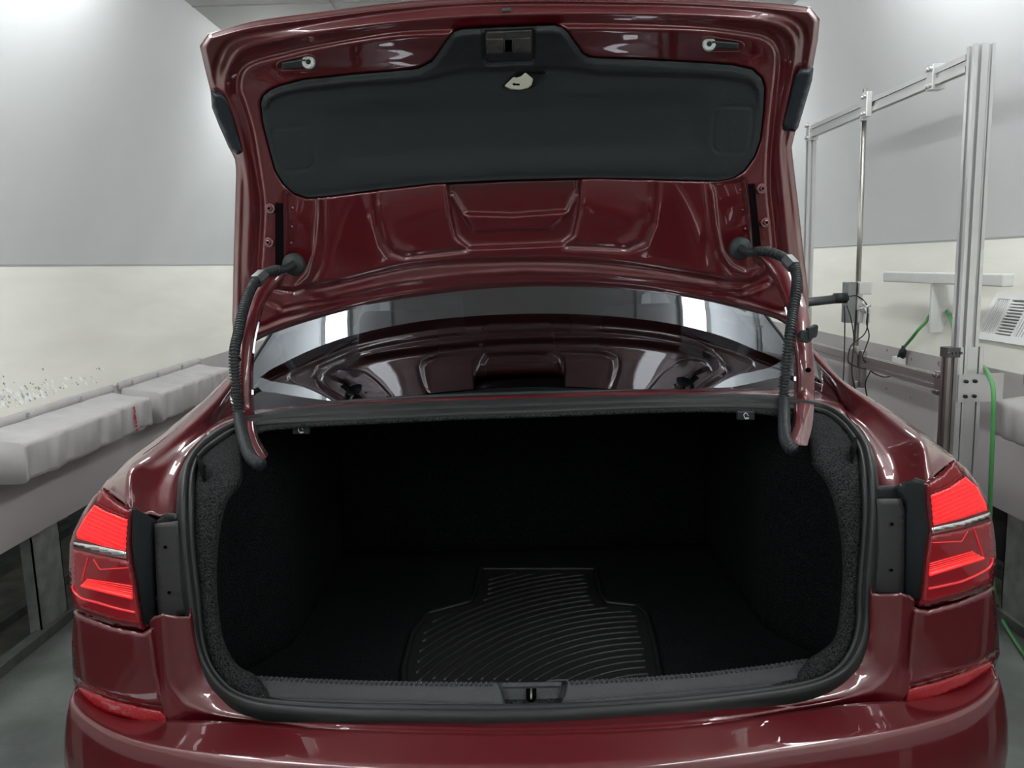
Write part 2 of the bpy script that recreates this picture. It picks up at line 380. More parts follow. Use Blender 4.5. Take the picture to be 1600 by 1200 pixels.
# chipped paint low on the left sloping panel
mb = MB(); rs = np.random.RandomState(5)
def panelpt(sgn, y, z, off=.001):
    f0 = FZL if sgn < 0 else FZ1; k = (SX-FX)/(SZ-f0); x = FX+(z-f0)*k; return np.array([sgn*(x-off), y, z+off*.4])
for i in range(150):
    y = 2.75+abs(rs.randn())*.42; z = FZL+.035+abs(rs.randn())*.05
    r = .003+.010*rs.rand()*(z < FZL+.10); ring = [panelpt(-1, y+r*math.cos(a)*(.6+.7*rs.rand()), z+r*math.sin(a)*(.6+.7*rs.rand())) for a in np.linspace(0, 6.28, 8)[:-1]]
    mb.add(ring, [tuple(range(7))])
for s in (1,):
    pass
struct(mb.obj('wall_left_chipped_paint', mat('bare_white_chips', (.86, .87, .84), .9), smooth=False, solid=.0006))
mb = MB()
for i in range(110):
    y = 2.75+abs(rs.randn())*.42; z = FZL+.035+abs(rs.randn())*.05
    r = .002+.005*rs.rand(); ring = [panelpt(-1, y+r*math.cos(a)*(.6+.7*rs.rand()), z+r*math.sin(a)*(.6+.7*rs.rand())) for a in np.linspace(0, 6.28, 7)[:-1]]
    mb.add(ring, [tuple(range(6))])
struct(mb.obj('wall_left_dark_chips', mat('dark_chips', (.38, .37, .33), .9), smooth=False, solid=.0008))
# dents in the right fascia
for i, (u, v) in enumerate(((1424, 561), (1467, 568), (1385, 607), (1423, 621), (1468, 634), (1386, 547))):
    c = Px(u, v, FX-.001); r = .010 if i == 1 else .006
    struct(MB().prism([c+np.array([0, r*math.cos(a)*(1+.4*math.sin(3*a+i)), r*1.4*math.sin(a)]) for a in np.linspace(0, 6.28, 9)[:-1]], (-.0015, 0, 0)).obj('wall_right_dent', mat('dent', (.34, .31, .28), .9) if i == 0 else bpy.data.materials['dent'], smooth=False))

# ------------------------------------------------------------------ aluminium rig on the right
RX = 1.6
rig = empty('measuring_rig', (RX, 3.5, 0), 'tall aluminium frame of slotted posts and rails standing beside the right wall', 'rig')
def slot_profile(w, h):
    """cross-section of a slotted extrusion, w x h multiples of a 40 mm cell"""
    pts = []
    def side(n, cell):
        q = []
        for k in range(n):
            a = k*cell; q += [(a, 0), (a+cell*.33, 0), (a+cell*.33, cell*.08), (a+cell*.16, cell*.12), (a+cell*.36, cell*.40), (a+cell*.64, cell*.40), (a+cell*.84, cell*.12), (a+cell*.67, cell*.08), (a+cell*.67, 0)]
        return q
    c = .04; nw, nh = max(1, round(w/c)), max(1, round(h/c)); cw, ch = w/nw, h/nh
    for x, y in side(nw, cw): pts.append((x, y))
    for x, y in side(nh, ch): pts.append((w-y, x))
    for x, y in side(nw, cw): pts.append((w-x, h-y))
    for x, y in side(nh, ch): pts.append((y, h-x))
    return [(x-w/2, y-h/2) for x, y in pts]
def extr(a, b, w, h, name, m, parent, axis):
    pr = slot_profile(w, h); a = np.array(a, float); b = np.array(b, float)
    if axis == 'z': ring = [a+np.array([x, y, 0]) for x, y in pr]
    else: ring = [a+np.array([x, 0, y]) for x, y in pr]
    n = len(ring); d = b-a; mb = MB()
    v = ring+[q+d for q in ring]; mb.add(v, [(i, (i+1) % n, n+(i+1) % n, n+i) for i in range(n)])
    mb.f += [tuple(range(n))[::-1], tuple(range(n, 2*n))]
    return mb.obj(name, m, parent, smooth=False)
YN, YFAR = 2.84, 4.32; ZT, ZL = 2.14, 1.02
extr((RX+.02, YN, .0), (RX+.02, YN, ZT+.05), .07, .05, 'post', ALU, rig, 'z')
extr((RX-.034, YN-.004, .0), (RX-.034, YN-.004, 1.145), .035, .045, 'short_post', ALUD, rig, 'z')
extr((RX, YFAR, .0), (RX, YFAR, ZT+.02), .04, .04, 'post', ALU, rig, 'z')
extr((RX, YN+.03, ZT), (RX, YFAR-.01, ZT), .03, .058, 'top_rail', ALU, rig, 'y')
extr((RX, YN+.02, ZL), (RX, 6.2, ZL), .03, .055, 'lower_rail', ALUM, rig, 'y')
# joints
def lump(y, z, n, m=ALU, r=.012, name='clamp'):
    mb = MB(); mb.box((RX-.024, y-.022, z-.045), (RX+.024, y+.022, z+.045))
    for k in range(n): mb.cyl((RX-.034, y-.012+.024*(k % 2), z-.03+.06*(k//2)), (RX-.02, y-.012+.024*(k % 2), z-.03+.06*(k//2)), r*.7, 12)
    return mb.obj(name, m, rig, smooth=False, bevel=.002)
lump(YFAR-.01, ZT, 4); lump(3.09, ZT, 4, ALU); lump(YN+.09, ZL, 4, ALUD)
mb = MB(); mb.box((RX-.055, YN-.03, 1.13), (RX-.01, YN+.022, 1.165))
for k in range(4): mb.cyl((RX-.052+.013*k, YN-.03, 1.147), (RX-.052+.013*k, YN-.042, 1.147), .005, 10)
mb.obj('post_cap', mat('dark_steel', (.12, .12, .12), .4, .8), rig, smooth=False)
# extra wider lower section of the near post
extr((RX+.032, YN+.003, .0), (RX+.032, YN+.003, 1.165), .085, .058, 'post_sleeve', ALU, rig, 'z')
# bracket plate to the wall
a0 = Px(1519, 590, RX-.01); a1 = Px(1517, 635, RX-.01)
zt_, zb_ = a0[2], a1[2]
MB().hexa([(RX-.012, YN-.032, zb_), (1.748, YN-.032, zb_-.0), (1.748, YN-.026, zb_), (RX-.012, YN-.026, zb_)], [(RX-.012, YN-.032, zt_), (1.748, YN-.032, zt_), (1.748, YN-.026, zt_), (RX-.012, YN-.026, zt_)]).obj('bolted_plate', ALU, rig, smooth=False); pl = rig.children[-1] if False else bpy.data.objects['bolted_plate']
for dx in (.012, .044):
    for z in (zt_-.025, zb_+.022):
        MB().cyl((RX+dx, YN-.042, z), (RX+dx, YN-.031, z), .0065, 14).obj('bolt', BLK, pl)
# vertical round pole with carriage, sensor block and arm
YP = 3.64
pole = MB().cyl((RX-.022, YP, .93), (RX-.022, YP, ZT+.075), .011, 18).obj('round_pole', mat('worn_steel', (.45, .43, .40), .35, .85, var=.3, vscale=12, stretch=(1, 1, .4)), rig)
mb = MB(); mb.box((RX-.04, YP-.06, ZT-.05), (RX-.0155, YP-.01, ZT+.055)); mb.box((RX-.036, YP-.012, ZT-.06), (RX-.012, YP+.012, ZT+.04))
for k in range(4): mb.cyl((RX-.05, YP-.048+.026*(k % 2), ZT-.035+.07*(k//2)), (RX-.038, YP-.048+.026*(k % 2), ZT-.035+.07*(k//2)), .008, 12)
mb.obj('upper_clamp', ALU, pole, smooth=False, bevel=.003)
c0 = Px(1335, 440, RX-.02); c1 = Px(1335, 503, RX-.02)
mb = MB(); mb.box((RX-.075, YP-.02, c1[2]), (RX-.036, YP+.045, c0[2])); mb.obj('sensor_block', mat('block_grey', (.30, .31, .31), .4, .7), pole, smooth=False, bevel=.002)
mb = MB(); mb.box((RX-.035, YP-.045, c0[2]-.055), (RX+.022, YP-.013, c0[2])); mb.box((RX-.035, YP-.045, c1[2]), (RX+.018, YP-.013, c1[2]+.06)); mb.box((RX-.035, YP-.03, c1[2]), (RX-.012, YP+.03, c0[2]))
mb.obj('sensor_cover', ALU, pole, smooth=False, bevel=.002)
k0 = Px(1357, 481, RX-.02); mb = MB(); mb.cyl((k0[0], YP-.04, k0[2]), (k0[0], YP-.075, k0[2]), .008, 12)
for a in range(4):
    an = math.pi/2*a+.3; mb.cyl((k0[0], YP-.07, k0[2]), (k0[0]+.028*math.cos(an), YP-.07, k0[2]+.028*math.sin(an)), .007, 10, .005)
mb.obj('star_knob', ALU, pole)
ar0, ar1 = Px(1340, 467, RX-.07), P(1215, 478, 3.62)
mb = MB(); mb.tube([(ar1[0], YP, ar1[2]), (ar0[0], YP, ar0[2])], .020, 20); mb.obj('horizontal_arm', mat('dark_tube', (.07, .075, .08), .35, .3), pole)
mb = MB(); mb.tube([(RX-.13, YP, ar0[2]-.001), (RX-.07, YP, ar0[2])], .0235, 20); mb.obj('arm_collar', BLK, pole)
mb = MB(); mb.box((RX-.045, YP-.02, .90), (RX-.020, YP+.02, 1.08)); mb.box((RX-.016, YP-.05, .90), (RX+.010, YP-.016, 1.07))
mb.cyl((RX-.03, YP-.03, 1.06), (RX-.03, YP-.03, 1.09), .012, 12); mb.cyl((RX-.03, YP-.03, .9), (RX-.03, YP-.03, .93), .012, 12)
mb.obj('lower_clamp', mat('clamp_steel', (.5, .48, .46), .3, .9), pole, smooth=False, bevel=.003)
# thin black cables hanging from the arm
def cable(name, pts, rad, m, label, cat, group=None, n=60, seg=8, solid3=None):
    q = spl([P(*p) if solid3 is None else p for p in pts], n)
    return tag(MB().tube(q, rad, seg).obj(name, m), label, cat, group)
CB = 3.60
cabs = [[(1319, 478, CB), (1320, 500, CB), (1319, 560, CB), (1317, 600, CB), (1312, 640, CB)],
        [(1323, 477, CB), (1330, 500, CB), (1334, 530, CB), (1331, 580, CB), (1337, 610, CB), (1348, 640, CB)],
        [(1328, 463, CB), (1338, 462, CB), (1350, 470, CB), (1356, 482, CB-.02), (1354, 505, CB-.03), (1358, 525, CB-.03), (1352, 545, CB-.03), (1348, 560, CB-.03), (1362, 575, CB-.04), (1360, 580, CB-.04), (1352, 600, CB-.03), (1357, 630, CB-.03)],
        [(1357, 490, CB-.04), (1352, 520, CB-.04), (1330, 540, CB-.04), (1325, 560, CB-.04), (1328, 568, CB-.04), (1345, 575, CB-.05), (1358, 577, CB-.05), (1365, 583, CB-.05), (1380, 589, CB-.02), (1392, 588, CB)]]
labs = ['straight thin black cable hanging left of the pole from the black arm', 'thin black cable bending right as it hangs from the black arm', 'thin black cable wrapped over the sensor block and hanging beside the pole', 'looping thin black cable running from the knob along the lower rail']
for c, l in zip(cabs, labs): cable('hanging_cable', c, .0028, BLK, l, 'cable', 'thin black cables on the pole')

# T-shaped white bracket on the sloping panel
tb = empty('wall_bracket', (2.0, 3.8, 1.15), 'white painted T-shaped wooden bracket with long crossbar on the right sloping panel', 'bracket')
bx = 1.945
e0, e1 = Px(1381, 432, bx), Px(1568, 437, bx); zt, zb = Px(1470, 427, bx)[2]+.002, Px(1470, 444, bx)[2]
MB().box((bx-.005, e1[1], zb), (bx+.045, e0[1], zt)).obj('crossbar', WPAINT, tb, smooth=False, bevel=.006)
py0, py1 = Px(1454, 500, bx)[1], Px(1446, 500, bx)[1]; zlow = Px(1450, 519, bx)[2]
MB().box((bx, py0, zlow-.0), (bx+.035, py0+.018, zb)).obj('upright', WPAINT, tb, smooth=False, bevel=.002)
k = (SX-FX)/(SZ-FZ1)
px_ = lambda z: FX+(z-FZ1)*k
MB().prism([(bx+.035, py0+.002, zlow), (px_(zlow)+.01, py0+.002, zlow), (px_(zb)+.01, py0+.002, zb), (bx+.035, py0+.002, zb)], (0, .012, 0)).obj('gusset', WPAINT, tb, smooth=False)

# ventilation grille on the sloping panel
vg = empty('vent_grille', (2.04, 3.2, 1.2), 'white slotted ventilation grille on the right sloping panel by the rig post', 'vent')
ey = np.array([0, -1., 0]); ez = panelpt(1, 0, 1.3, 0)-panelpt(1, 0, 1.1, 0); ez /= np.linalg.norm(ez); en = np.cross(ez, ey); en = en if en[0] < 0 else -en
o0 = panelpt(1, 3.42, 1.128, 0)
def vp(a, b, c): return o0+ey*a+ez*b+en*c
def vbox(mb, a0, b0, a1, b1, c0, c1): return mb.hexa([vp(a0, b0, c0), vp(a1, b0, c0), vp(a1, b1, c0), vp(a0, b1, c0)], [vp(a0, b0, c1), vp(a1, b0, c1), vp(a1, b1, c1), vp(a0, b1, c1)])
Wv, Hv = .50, .215
mb = MB(); vbox(mb, 0, 0, Wv, .03, .001, .014); vbox(mb, 0, Hv-.03, Wv, Hv, .001, .014); vbox(mb, 0, .03, .03, Hv-.03, .001, .014); vbox(mb, Wv-.03, .03, Wv, Hv-.03, .001, .014)
vbox(mb, .115, .03, .13, Hv-.03, .001, .013); vbox(mb, .235, .03, .25, Hv-.03, .001, .013); mb.obj('grille_frame', WPLAS, vg, smooth=False)
mb = MB(); vbox(mb, .02, .02, Wv-.02, Hv-.02, -.002, .002); mb.obj('dark_cavity', mat('vent_grey', (.22, .22, .21), .8), vg, smooth=False)
for k_ in range(6): mb = MB(); vbox(mb, .034+k_*.0135, .03, .041+k_*.0135, Hv-.03, .003, .011); mb.obj('louver', WPLAS, vg, smooth=False)
for k_ in range(11): mb = MB(); b0 = .037+k_*.0132; vbox(mb, .13, b0, .235, b0+.006, .003, .012); mb.obj('louver', WPLAS, vg, smooth=False)
for k_ in range(13): mb = MB(); vbox(mb, .254+k_*.0165, .03, .262+k_*.0165, Hv-.03, .003, .011); mb.obj('louver', WPLAS, vg, smooth=False)

# green extension cord, plug and white adapter
q = spl([Px(1412, 543, 1.93), Px(1425, 528, 1.93), Px(1436, 514, 1.94), Px(1446, 504, 1.985), Px(1452, 494, 2.03), Px(1462, 484, 2.045), Px(1475, 482, 2.03), Px(1486, 500, 1.99), Px(1493, 528, 1.96), Px(1503, 556, 1.93), Px(1520, 565, 1.90),
         Px(1538, 575, 1.74), Px(1546, 590, 1.66), Px(1552, 612, 1.63), Px(1551, 680, 1.63), Px(1549, 730, 1.64), Px(1547, 790, 1.67), Px(1547, 860, 1.72), Px(1553, 925, 1.78)], 150)
q = [p for p in q if p[2] > .02]
fl = [Pz(1560, 950, .012), Pz(1570, 975, .012), Pz(1585, 1000, .012), Pz(1602, 1025, .012), Pz(1650, 1090, .012)]
q = np.vstack([q, spl([q[-1]]+fl, 60)[1:]])
cord = tag(MB().tube(q, .0075, 10).obj('extension_cord', GREEN), 'green extension cord hanging over the right sloping panel down to the floor', 'cord')
pg = Px(1411, 548, 1.925); pe = Px(1407, 562, 1.925)
o = MB().tube([pg+np.array([0, 0, .025]), pg+np.array([0, 0, .01]), pg, pe], [.007, .010, .018, .020], 14).obj('plug', BLK, cord); lab(o, 'black plug')
a = Px(1405, 566, 1.925)
ad = empty('power_adapter', tuple(a), 'small white power adapter hanging on the black plug of the green cord', 'adapter')
MB().box((a[0]-.02, a[1]-.036, a[2]-.033), (a[0]+.016, a[1]+.036, a[2]+.028)).obj('adapter_body', WPLAS, ad, smooth=False, bevel=.004)
MB().cyl((a[0], a[1]+.01, a[2]-.032), (a[0], a[1]+.012, a[2]-.055), .011, 12).obj('lead_end', BLK, ad)

# tub with yellow wire on the right box
tw = empty('wire_tub', (1.87, 2.72, .98), 'clear plastic tub of yellow wire lying on the right fabric box', 'tub')
mb = MB(); c = np.array([1.86, 2.73, 1.056])
for rr, x in ((.045, -.06), (.045, .05)):
    ring = [c+np.array([x, rr*math.cos(a), rr*math.sin(a)]) for a in np.linspace(0, 2*math.pi, 33)]; mb.tube(ring, .004, 8, cap=False)
g = [[c+np.array([x, .043*math.cos(a), .043*math.sin(a)]) for a in np.linspace(0, 2*math.pi, 33)[:-1]] for x in np.linspace(-.06, .05, 8)]; mb.grid(g, close_v=True)
mb.obj('plastic_tub', glass_mat('clear_plastic', (.92, .92, .9), 1.35), tw)
ring = [c+np.array([-.05+.09*k/160, .028*math.cos(k*.5), .028*math.sin(k*.5)]) for k in range(160)]; MB().tube(ring, .003, 6).obj('wire_coil', YELLOW, tw)
for k_ in range(3):
    s_ = spl([c+np.array([-.05, -.03, -.01]), c+np.array([-.03, -.07-.02*k_, .01-.01*k_]), c+np.array([.02, -.09-.02*k_, -.01-.012*k_]), c+np.array([.08, -.07, -.035])], 30); MB().tube(s_, .0028, 6).obj('loose_wire', YELLOW if k_ < 2 else WPLAS, tw)

# ------------------------------------------------------------------ THE CAR
car = empty('car', (X0, 1.4, 0), 'dark red sedan seen from behind with its trunk lid wide open', 'car')

# --- opening loops, seen from behind, as radius around a centre
CC = np.array([822., 880.])
OUT = [(393, 650), (434, 642), (496, 637), (590, 631), (715, 626.5), (840, 623), (965, 620), (1133, 617), (1217, 620), (1273, 628), (1300, 638), (1324, 654), (1344, 674), (1360, 696), (1370, 728), (1375, 773), (1375, 813), (1368, 928), (1366, 990), (1355, 1027), (1340, 1052), (1315, 1072), (1265, 1090), (1165, 1105), (1040, 1118), (820, 1131), (600, 1131), (532, 1129), (442, 1123), (386, 1115), (352, 1100), (325, 1075), (301, 1025), (290, 962), (280, 885), (275, 810), (276, 772), (282, 735), (300, 707), (325, 680), (365, 660)]
INN = [(402, 667), (465, 662), (590, 656), (715, 650), (840, 646), (1000, 640), (1133, 638), (1217, 641), (1270, 644), (1293, 650), (1317, 669), (1337, 700), (1344, 733), (1347, 813), (1339, 920), (1337, 977), (1327, 1015), (1305, 1045), (1265, 1065), (1165, 1080), (1040, 1092), (820, 1102), (600, 1101), (465, 1097), (397, 1091), (366, 1079), (346, 1061), (330, 1037), (319, 996), (313, 930), (306, 870), (303, 810), (305, 750), (312, 720), (325, 705), (340, 695), (370, 676)]
FLG = [(405, 676), (465, 668), (590, 661), (715, 655), (840, 651), (1000, 645), (1133, 643), (1217, 650), (1256, 665), (1268, 700), (1272, 727), (1293, 753), (1307, 793), (1315, 833), (1319, 883), (1317, 933), (1312, 977), (1305, 1000), (1290, 1015), (1262, 1030), (1165, 1046), (1040, 1056), (820, 1066), (600, 1064), (465, 1061), (406, 1056), (379, 1048), (361, 1030), (346, 996), (339, 951), (336, 900), (339, 850), (346, 805), (357, 777), (374, 757), (377, 735), (378, 700)]
TH = np.linspace(-math.pi, math.pi, 361)[:-1]
def polar(loop):
    p = spl(loop, 900, True)-CC; th = np.arctan2(p[:, 1], p[:, 0]); r = np.hypot(p[:, 0], p[:, 1]); i = np.argsort(th)
    return np.interp(TH, th[i], r[i], period=2*math.pi)
RO, RI, RF = polar(OUT), polar(INN), polar(FLG)
def looppt(R): return np.stack([CC[0]+R*np.cos(TH), CC[1]+R*np.sin(TH)], 1)
def loop3(R, off, dz=0):
    return np.array([G(u, v, off)+np.array([0, 0, dz]) for u, v in looppt(R)])
def dip(R, off):
    return np.array([G(u, v, off)-np.array([0, 0, .035*float(sm((v-1000)/25)*sm((432-abs(u-832))/12))]) for u, v in looppt(R)])
# weatherstrip: bulb + lip
steps = [(-.02, .012, -.008), (0, .004, -.002), (.10, -.004, .006), (.28, -.012, .011), (.48, -.013, .012), (.60, -.007, .007), (.64, -.003, .003), (.70, -.006, .007), (.88, -.006, .007), (1.0, .002, .003), (1.03, .018, -.008)]
seal = MB().grid([loop3(RO+(RI-RO)*a, b, c) for a, b, c in steps], close_v=True).obj('weatherstrip', RUB, car)
lab(seal, 'black rubber weatherstrip around the trunk opening')
# carpeted flange
g = [dip(RI+(RF-RI)*a, b) for a, b in ((-.15, .02), (.1, .008), (.35, .006), (.7, .008), (.93, .014), (1.0, .03), (1.0, .07))]
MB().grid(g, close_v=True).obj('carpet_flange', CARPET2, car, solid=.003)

# --- trunk tub
def tubgrid(fn, a, b): return MB().grid([[fn(x, y) for y in b] for x in a])
ys = np.linspace(1.43, 2.55, 24); xs = np.linspace(-.70, .70, 30)
tub = MB()
tub.grid([[(X0+x, y, .56) for y in ys] for x in xs])
for s in (-1, 1):
    zs = np.linspace(.56, 1.13, 16); g = []
    for z in zs:
        row = []
        for y in np.linspace(1.52, 2.55, 24):
            w = .70-.08*(1-float(sm((y-1.44)/.2)))-.10*float(sm((y-1.70)/.25))*(1 if z < .98 else 1-float(sm((z-.98)/.1))*.3)-.03*(z-.56)
            row.append((X0+s*w, y, z))
        g.append(row)
    tub.grid(g)
tub.grid([[(X0+x, 2.55+.0*z, z) for z in np.linspace(.56, 1.13, 8)] for x in xs])
tub.grid([[(X0+x, y, 1.13) for y in np.linspace(1.97, 2.55, 8)] for x in xs])
tub.grid([[(X0+x*.88, 1.43, z) for z in (.56, .62, .685)] for x in xs])
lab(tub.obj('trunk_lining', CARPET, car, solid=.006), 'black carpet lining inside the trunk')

# --- sill trim with striker recess
def sillfn(u, v, off=0):
    vb = np.interp(u, [400, 829, 1265], [1092, 1103, 1065]); vt = np.interp(u, [405, 829, 1262], [1057, 1065, 1029])
    a = (vb-v)/(vb-vt); z = .703+.026*min(max(a, 0), 1.2)**.8
    return Pz(u, v, z-off)
REC = [(778, 1064), (784, 1080), (789, 1101), (876, 1101), (883, 1084), (886, 1064)]
def silldisp(q):
    d = region(q, REC, .024, 3)
    top = np.interp(q[:, 0], [405, 829, 1262], [1057, 1065, 1029])
    rib = (q[:, 1]-top < -99) & ((q[:, 0] < 772) | (q[:, 0] > 890))
    d += np.where(rib, .006*(np.sin(q[:, 0]*2*math.pi/8.4) > .45), 0)
    d += groove(q, [(818, 1079), (818, 1090)], .0, 3)
    return d
so = [(400, 1056), (470, 1060), (560, 1063.5), (700, 1066), (772, 1066), (829, 1066), (890, 1064), (1000, 1058.5), (1100, 1051), (1200, 1039), (1262, 1029), (1268, 1050), (1268, 1064), (1200, 1075), (1100, 1086), (1000, 1095), (829, 1104), (700, 1104), (500, 1100), (403, 1094)]
sill = patch('sill_trim', so, sillfn, 2.2, SILLM, car, silldisp, solid=.004)
for u_from, u_to in ((409, 771), (894, 1258)):
  rb = MB()
  for u in np.arange(u_from, u_to, 7.8):
    vt_ = float(np.interp(u, [400, 470, 560, 700, 829, 890, 1000, 1100, 1200, 1262], [1056, 1060, 1063.5, 1066, 1066, 1064, 1058.5, 1051, 1039, 1029]))
    rb.tube([sillfn(u, vt_-.5, -.002), sillfn(u-.4, vt_+3, -.0012), sillfn(u-.8, vt_+7, .0012)], .0021, 6)
  rb.obj('ribbed_edge', SILLM, sill)
MB().prism([sillfn(u, v, .004) for u, v in ((785, 1066.5), (878, 1065), (877, 1071), (786, 1073))], (0, 0, -.005)).obj('recess_ledge', SILLM, sill, smooth=False, bevel=.001)
ring = [(822, 1074), (838, 1074), (838, 1087), (835, 1091), (830, 1093), (825, 1091), (822, 1087)]
MB().prism([sillfn(u, v, .0185) for u, v in ring], (0, 0, -.006)).obj('striker_slot', BLACKHOLE, sill, smooth=False)
MB().tube([sillfn(830, 1076, .014), sillfn(830, 1092, .012)], .0018, 8).obj('striker', STEEL, sill)

# --- red rear panel between the opening and the bumper
LO = looppt(RO*.992)
def seg_loop(a_pt, b_pt):
    """bottom run of the outer loop from left point to right point (through the bottom)"""
    th = np.arctan2(LO[:, 1]-CC[1], LO[:, 0]-CC[0])
    ta = math.atan2(a_pt[1]-CC[1], a_pt[0]-CC[0]); tb_ = math.atan2(b_pt[1]-CC[1], b_pt[0]-CC[0])
    if ta < 0: ta += 2*math.pi
    th2 = np.where(th < 0, th+2*math.pi, th); tb_ = tb_ if tb_ > 0 else tb_+0
    sel = (th2 <= ta) & (th2 >= tb_); idx = np.where(sel)[0]; idx = idx[np.argsort(-th2[idx])]
    return LO[idx]
def Gp(u, v, off=0):
    a = G(u, v, off); t = T(u, v, off); w = float(sm((abs(a[0]-X0)-.58)/.08))
    return P(u, v, a[1]*(1-w)+min(a[1], t[1])*w) if v > 900 else a
def three(pts, ia, ib, ns=(34, 110, 34)):
    p = [tuple(q) for q in pts]; A = spl(p[:ia+1], ns[0]); B = spl(p[ia:ib+1], ns[1]); C = spl(p[ib:], ns[2]); return np.vstack([A, B[1:], C[1:]])
low = seg_loop((290, 955), (1368, 922)); ka = int(np.argmin(np.linalg.norm(low-np.array([336, 1091]), axis=1))); kb = int(np.argmin(np.linalg.norm(low-np.array([1334, 1057]), axis=1)))
q0 = three(low, ka, kb)
q1 = three([(254, 958), (257, 1000), (260, 1030), (266, 1066), (288, 1098), (330, 1113), (375, 1120), (487, 1131), (600, 1137), (820, 1141), (1000, 1134), (1150, 1120), (1302, 1094), (1362, 1077), (1390, 1050), (1402, 1000), (1406, 960), (1408, 926)], 4, 13)
q2 = three([(236, 968), (240, 1005), (246, 1040), (256, 1100), (272, 1136), (375, 1136), (465, 1144), (600, 1150), (820, 1154), (1000, 1148), (1100, 1141), (1240, 1119), (1315, 1109), (1398, 1104), (1418, 1072), (1422, 1010), (1427, 935)], 4, 13)
def rowof(q, off, vert=False):
    p = np.array([Gp(u, v, off) for u, v in q]); Y = p[:, 1].copy()
    if vert:
        for i_, (u, v) in enumerate(q):
            w = float(sm((abs(u-836)-300)/130)); Y[i_] = Y[i_]*(1-w)+max(Y[i_], T(u, v)[1]-.010+off)*w
    for _ in range(30): Y[1:-1] = (Y[:-2]+2*Y[1:-1]+Y[2:])/4
    return np.array([P(u, v, y) for (u, v), y in zip(q, Y)])
a0, a1_, a2 = rowof(q0, .004, True), rowof(q1, -.002, True), rowof(q2, .002, True)
mixr = lambda a, b, f, d: a*(1-f)+b*f+np.array([0, d, d*.5])
rws = [a0+np.array([0, .01, .012]), a0, mixr(a0, a1_, .35, -.001), mixr(a0, a1_, .8, -.001), mixr(a0, a1_, .93, .0008), a1_, mixr(a1_, a2, .08, -.0005), mixr(a1_, a2, .3, 0), mixr(a1_, a2, .65, .004), a2, a2+np.array([0, .003, -.02])]
MB().grid(rws).obj('rear_panel', PAINT, car, solid=.003)

# --- strip of deck between glass and opening
top = [(330, 640), (393, 633.5), (496, 631), (590, 626), (715, 621), (829, 617), (965, 611), (1130, 607), (1212, 605), (1305, 602)]
th_top = [(322, 686), (345, 671), (393, 655), (496, 641), (590, 635), (715, 630), (829, 627), (965, 624), (1130, 621), (1212, 624), (1280, 635), (1326, 660)]
a = spl(top, 80); b = spl(th_top, 80)
rows = []
for k_, (w, dy, dz) in enumerate(((0, 0, 0), (.3, 0, .004), (.7, 0, .002), (1, 0, -.004))):
    row = []
    for p, q_ in zip(a, b):
        pa = P(p[0], p[1], 2.04+.19*((p[0]-822)/480)**2); pb_ = G(q_[0], q_[1], .004); row.append(pa*(1-w)+pb_*w+np.array([0, 0, dz]))
    rows.append(row)
MB().grid(rows).obj('deck_strip', PAINT, car, solid=.003)

# --- quarter panels: shoulder strip, gutter, flank
quart = {}
data = {
 'L': dict(S=[(372, 572, 2.30), (340, 604, 2.15), (310, 632, 2.02), (250, 680, 1.84), (207, 712, 1.72), (175, 742, 1.61), (160, 761, 1.535), (162, 769, 1.52)],
           C=[(378, 580, 2.20), (350, 618, 2.02), (325, 645, 1.90), (275, 687, 1.70), (240, 714, 1.585), (207, 738, 1.475), (205, 790, 1.43), (206, 800, 1.425)],
           M=[(360, 618, 2.13), (345, 640, 2.02), (335, 660, 1.92), (300, 688, 1.74), (275, 712, 1.62), (243, 752, 1.52), (236, 803, 1.455)],
           E=[(372, 640, 2.06), (350, 655, 1.98), (335, 672, 1.88), (306, 700, 1.71), (290, 724, 1.60), (279, 775, 1.50), (277, 808, 1.475)]),
 'R': dict(S=[(1262, 538, 2.30), (1286, 560, 2.18), (1314, 596, 2.03), (1380, 636, 1.85), (1440, 676, 1.70), (1470, 698, 1.61), (1492, 716, 1.535), (1490, 724, 1.52)],
           C=[(1260, 545, 2.24), (1285, 573, 2.08), (1320, 604, 1.93), (1375, 644, 1.74), (1412, 672, 1.60), (1440, 696, 1.49), (1446, 750, 1.43), (1446, 761, 1.425)],
           M=[(1282, 575, 2.20), (1303, 605, 2.05), (1318, 632, 1.93), (1352, 662, 1.75), (1378, 690, 1.63), (1402, 722, 1.53), (1409, 765, 1.46)],
           E=[(1285, 600, 2.08), (1304, 618, 1.99), (1318, 648, 1.88), (1342, 672, 1.72), (1358, 698, 1.60), (1368, 735, 1.51), (1372, 765, 1.485)])}
HALF = .935
sil3 = {}
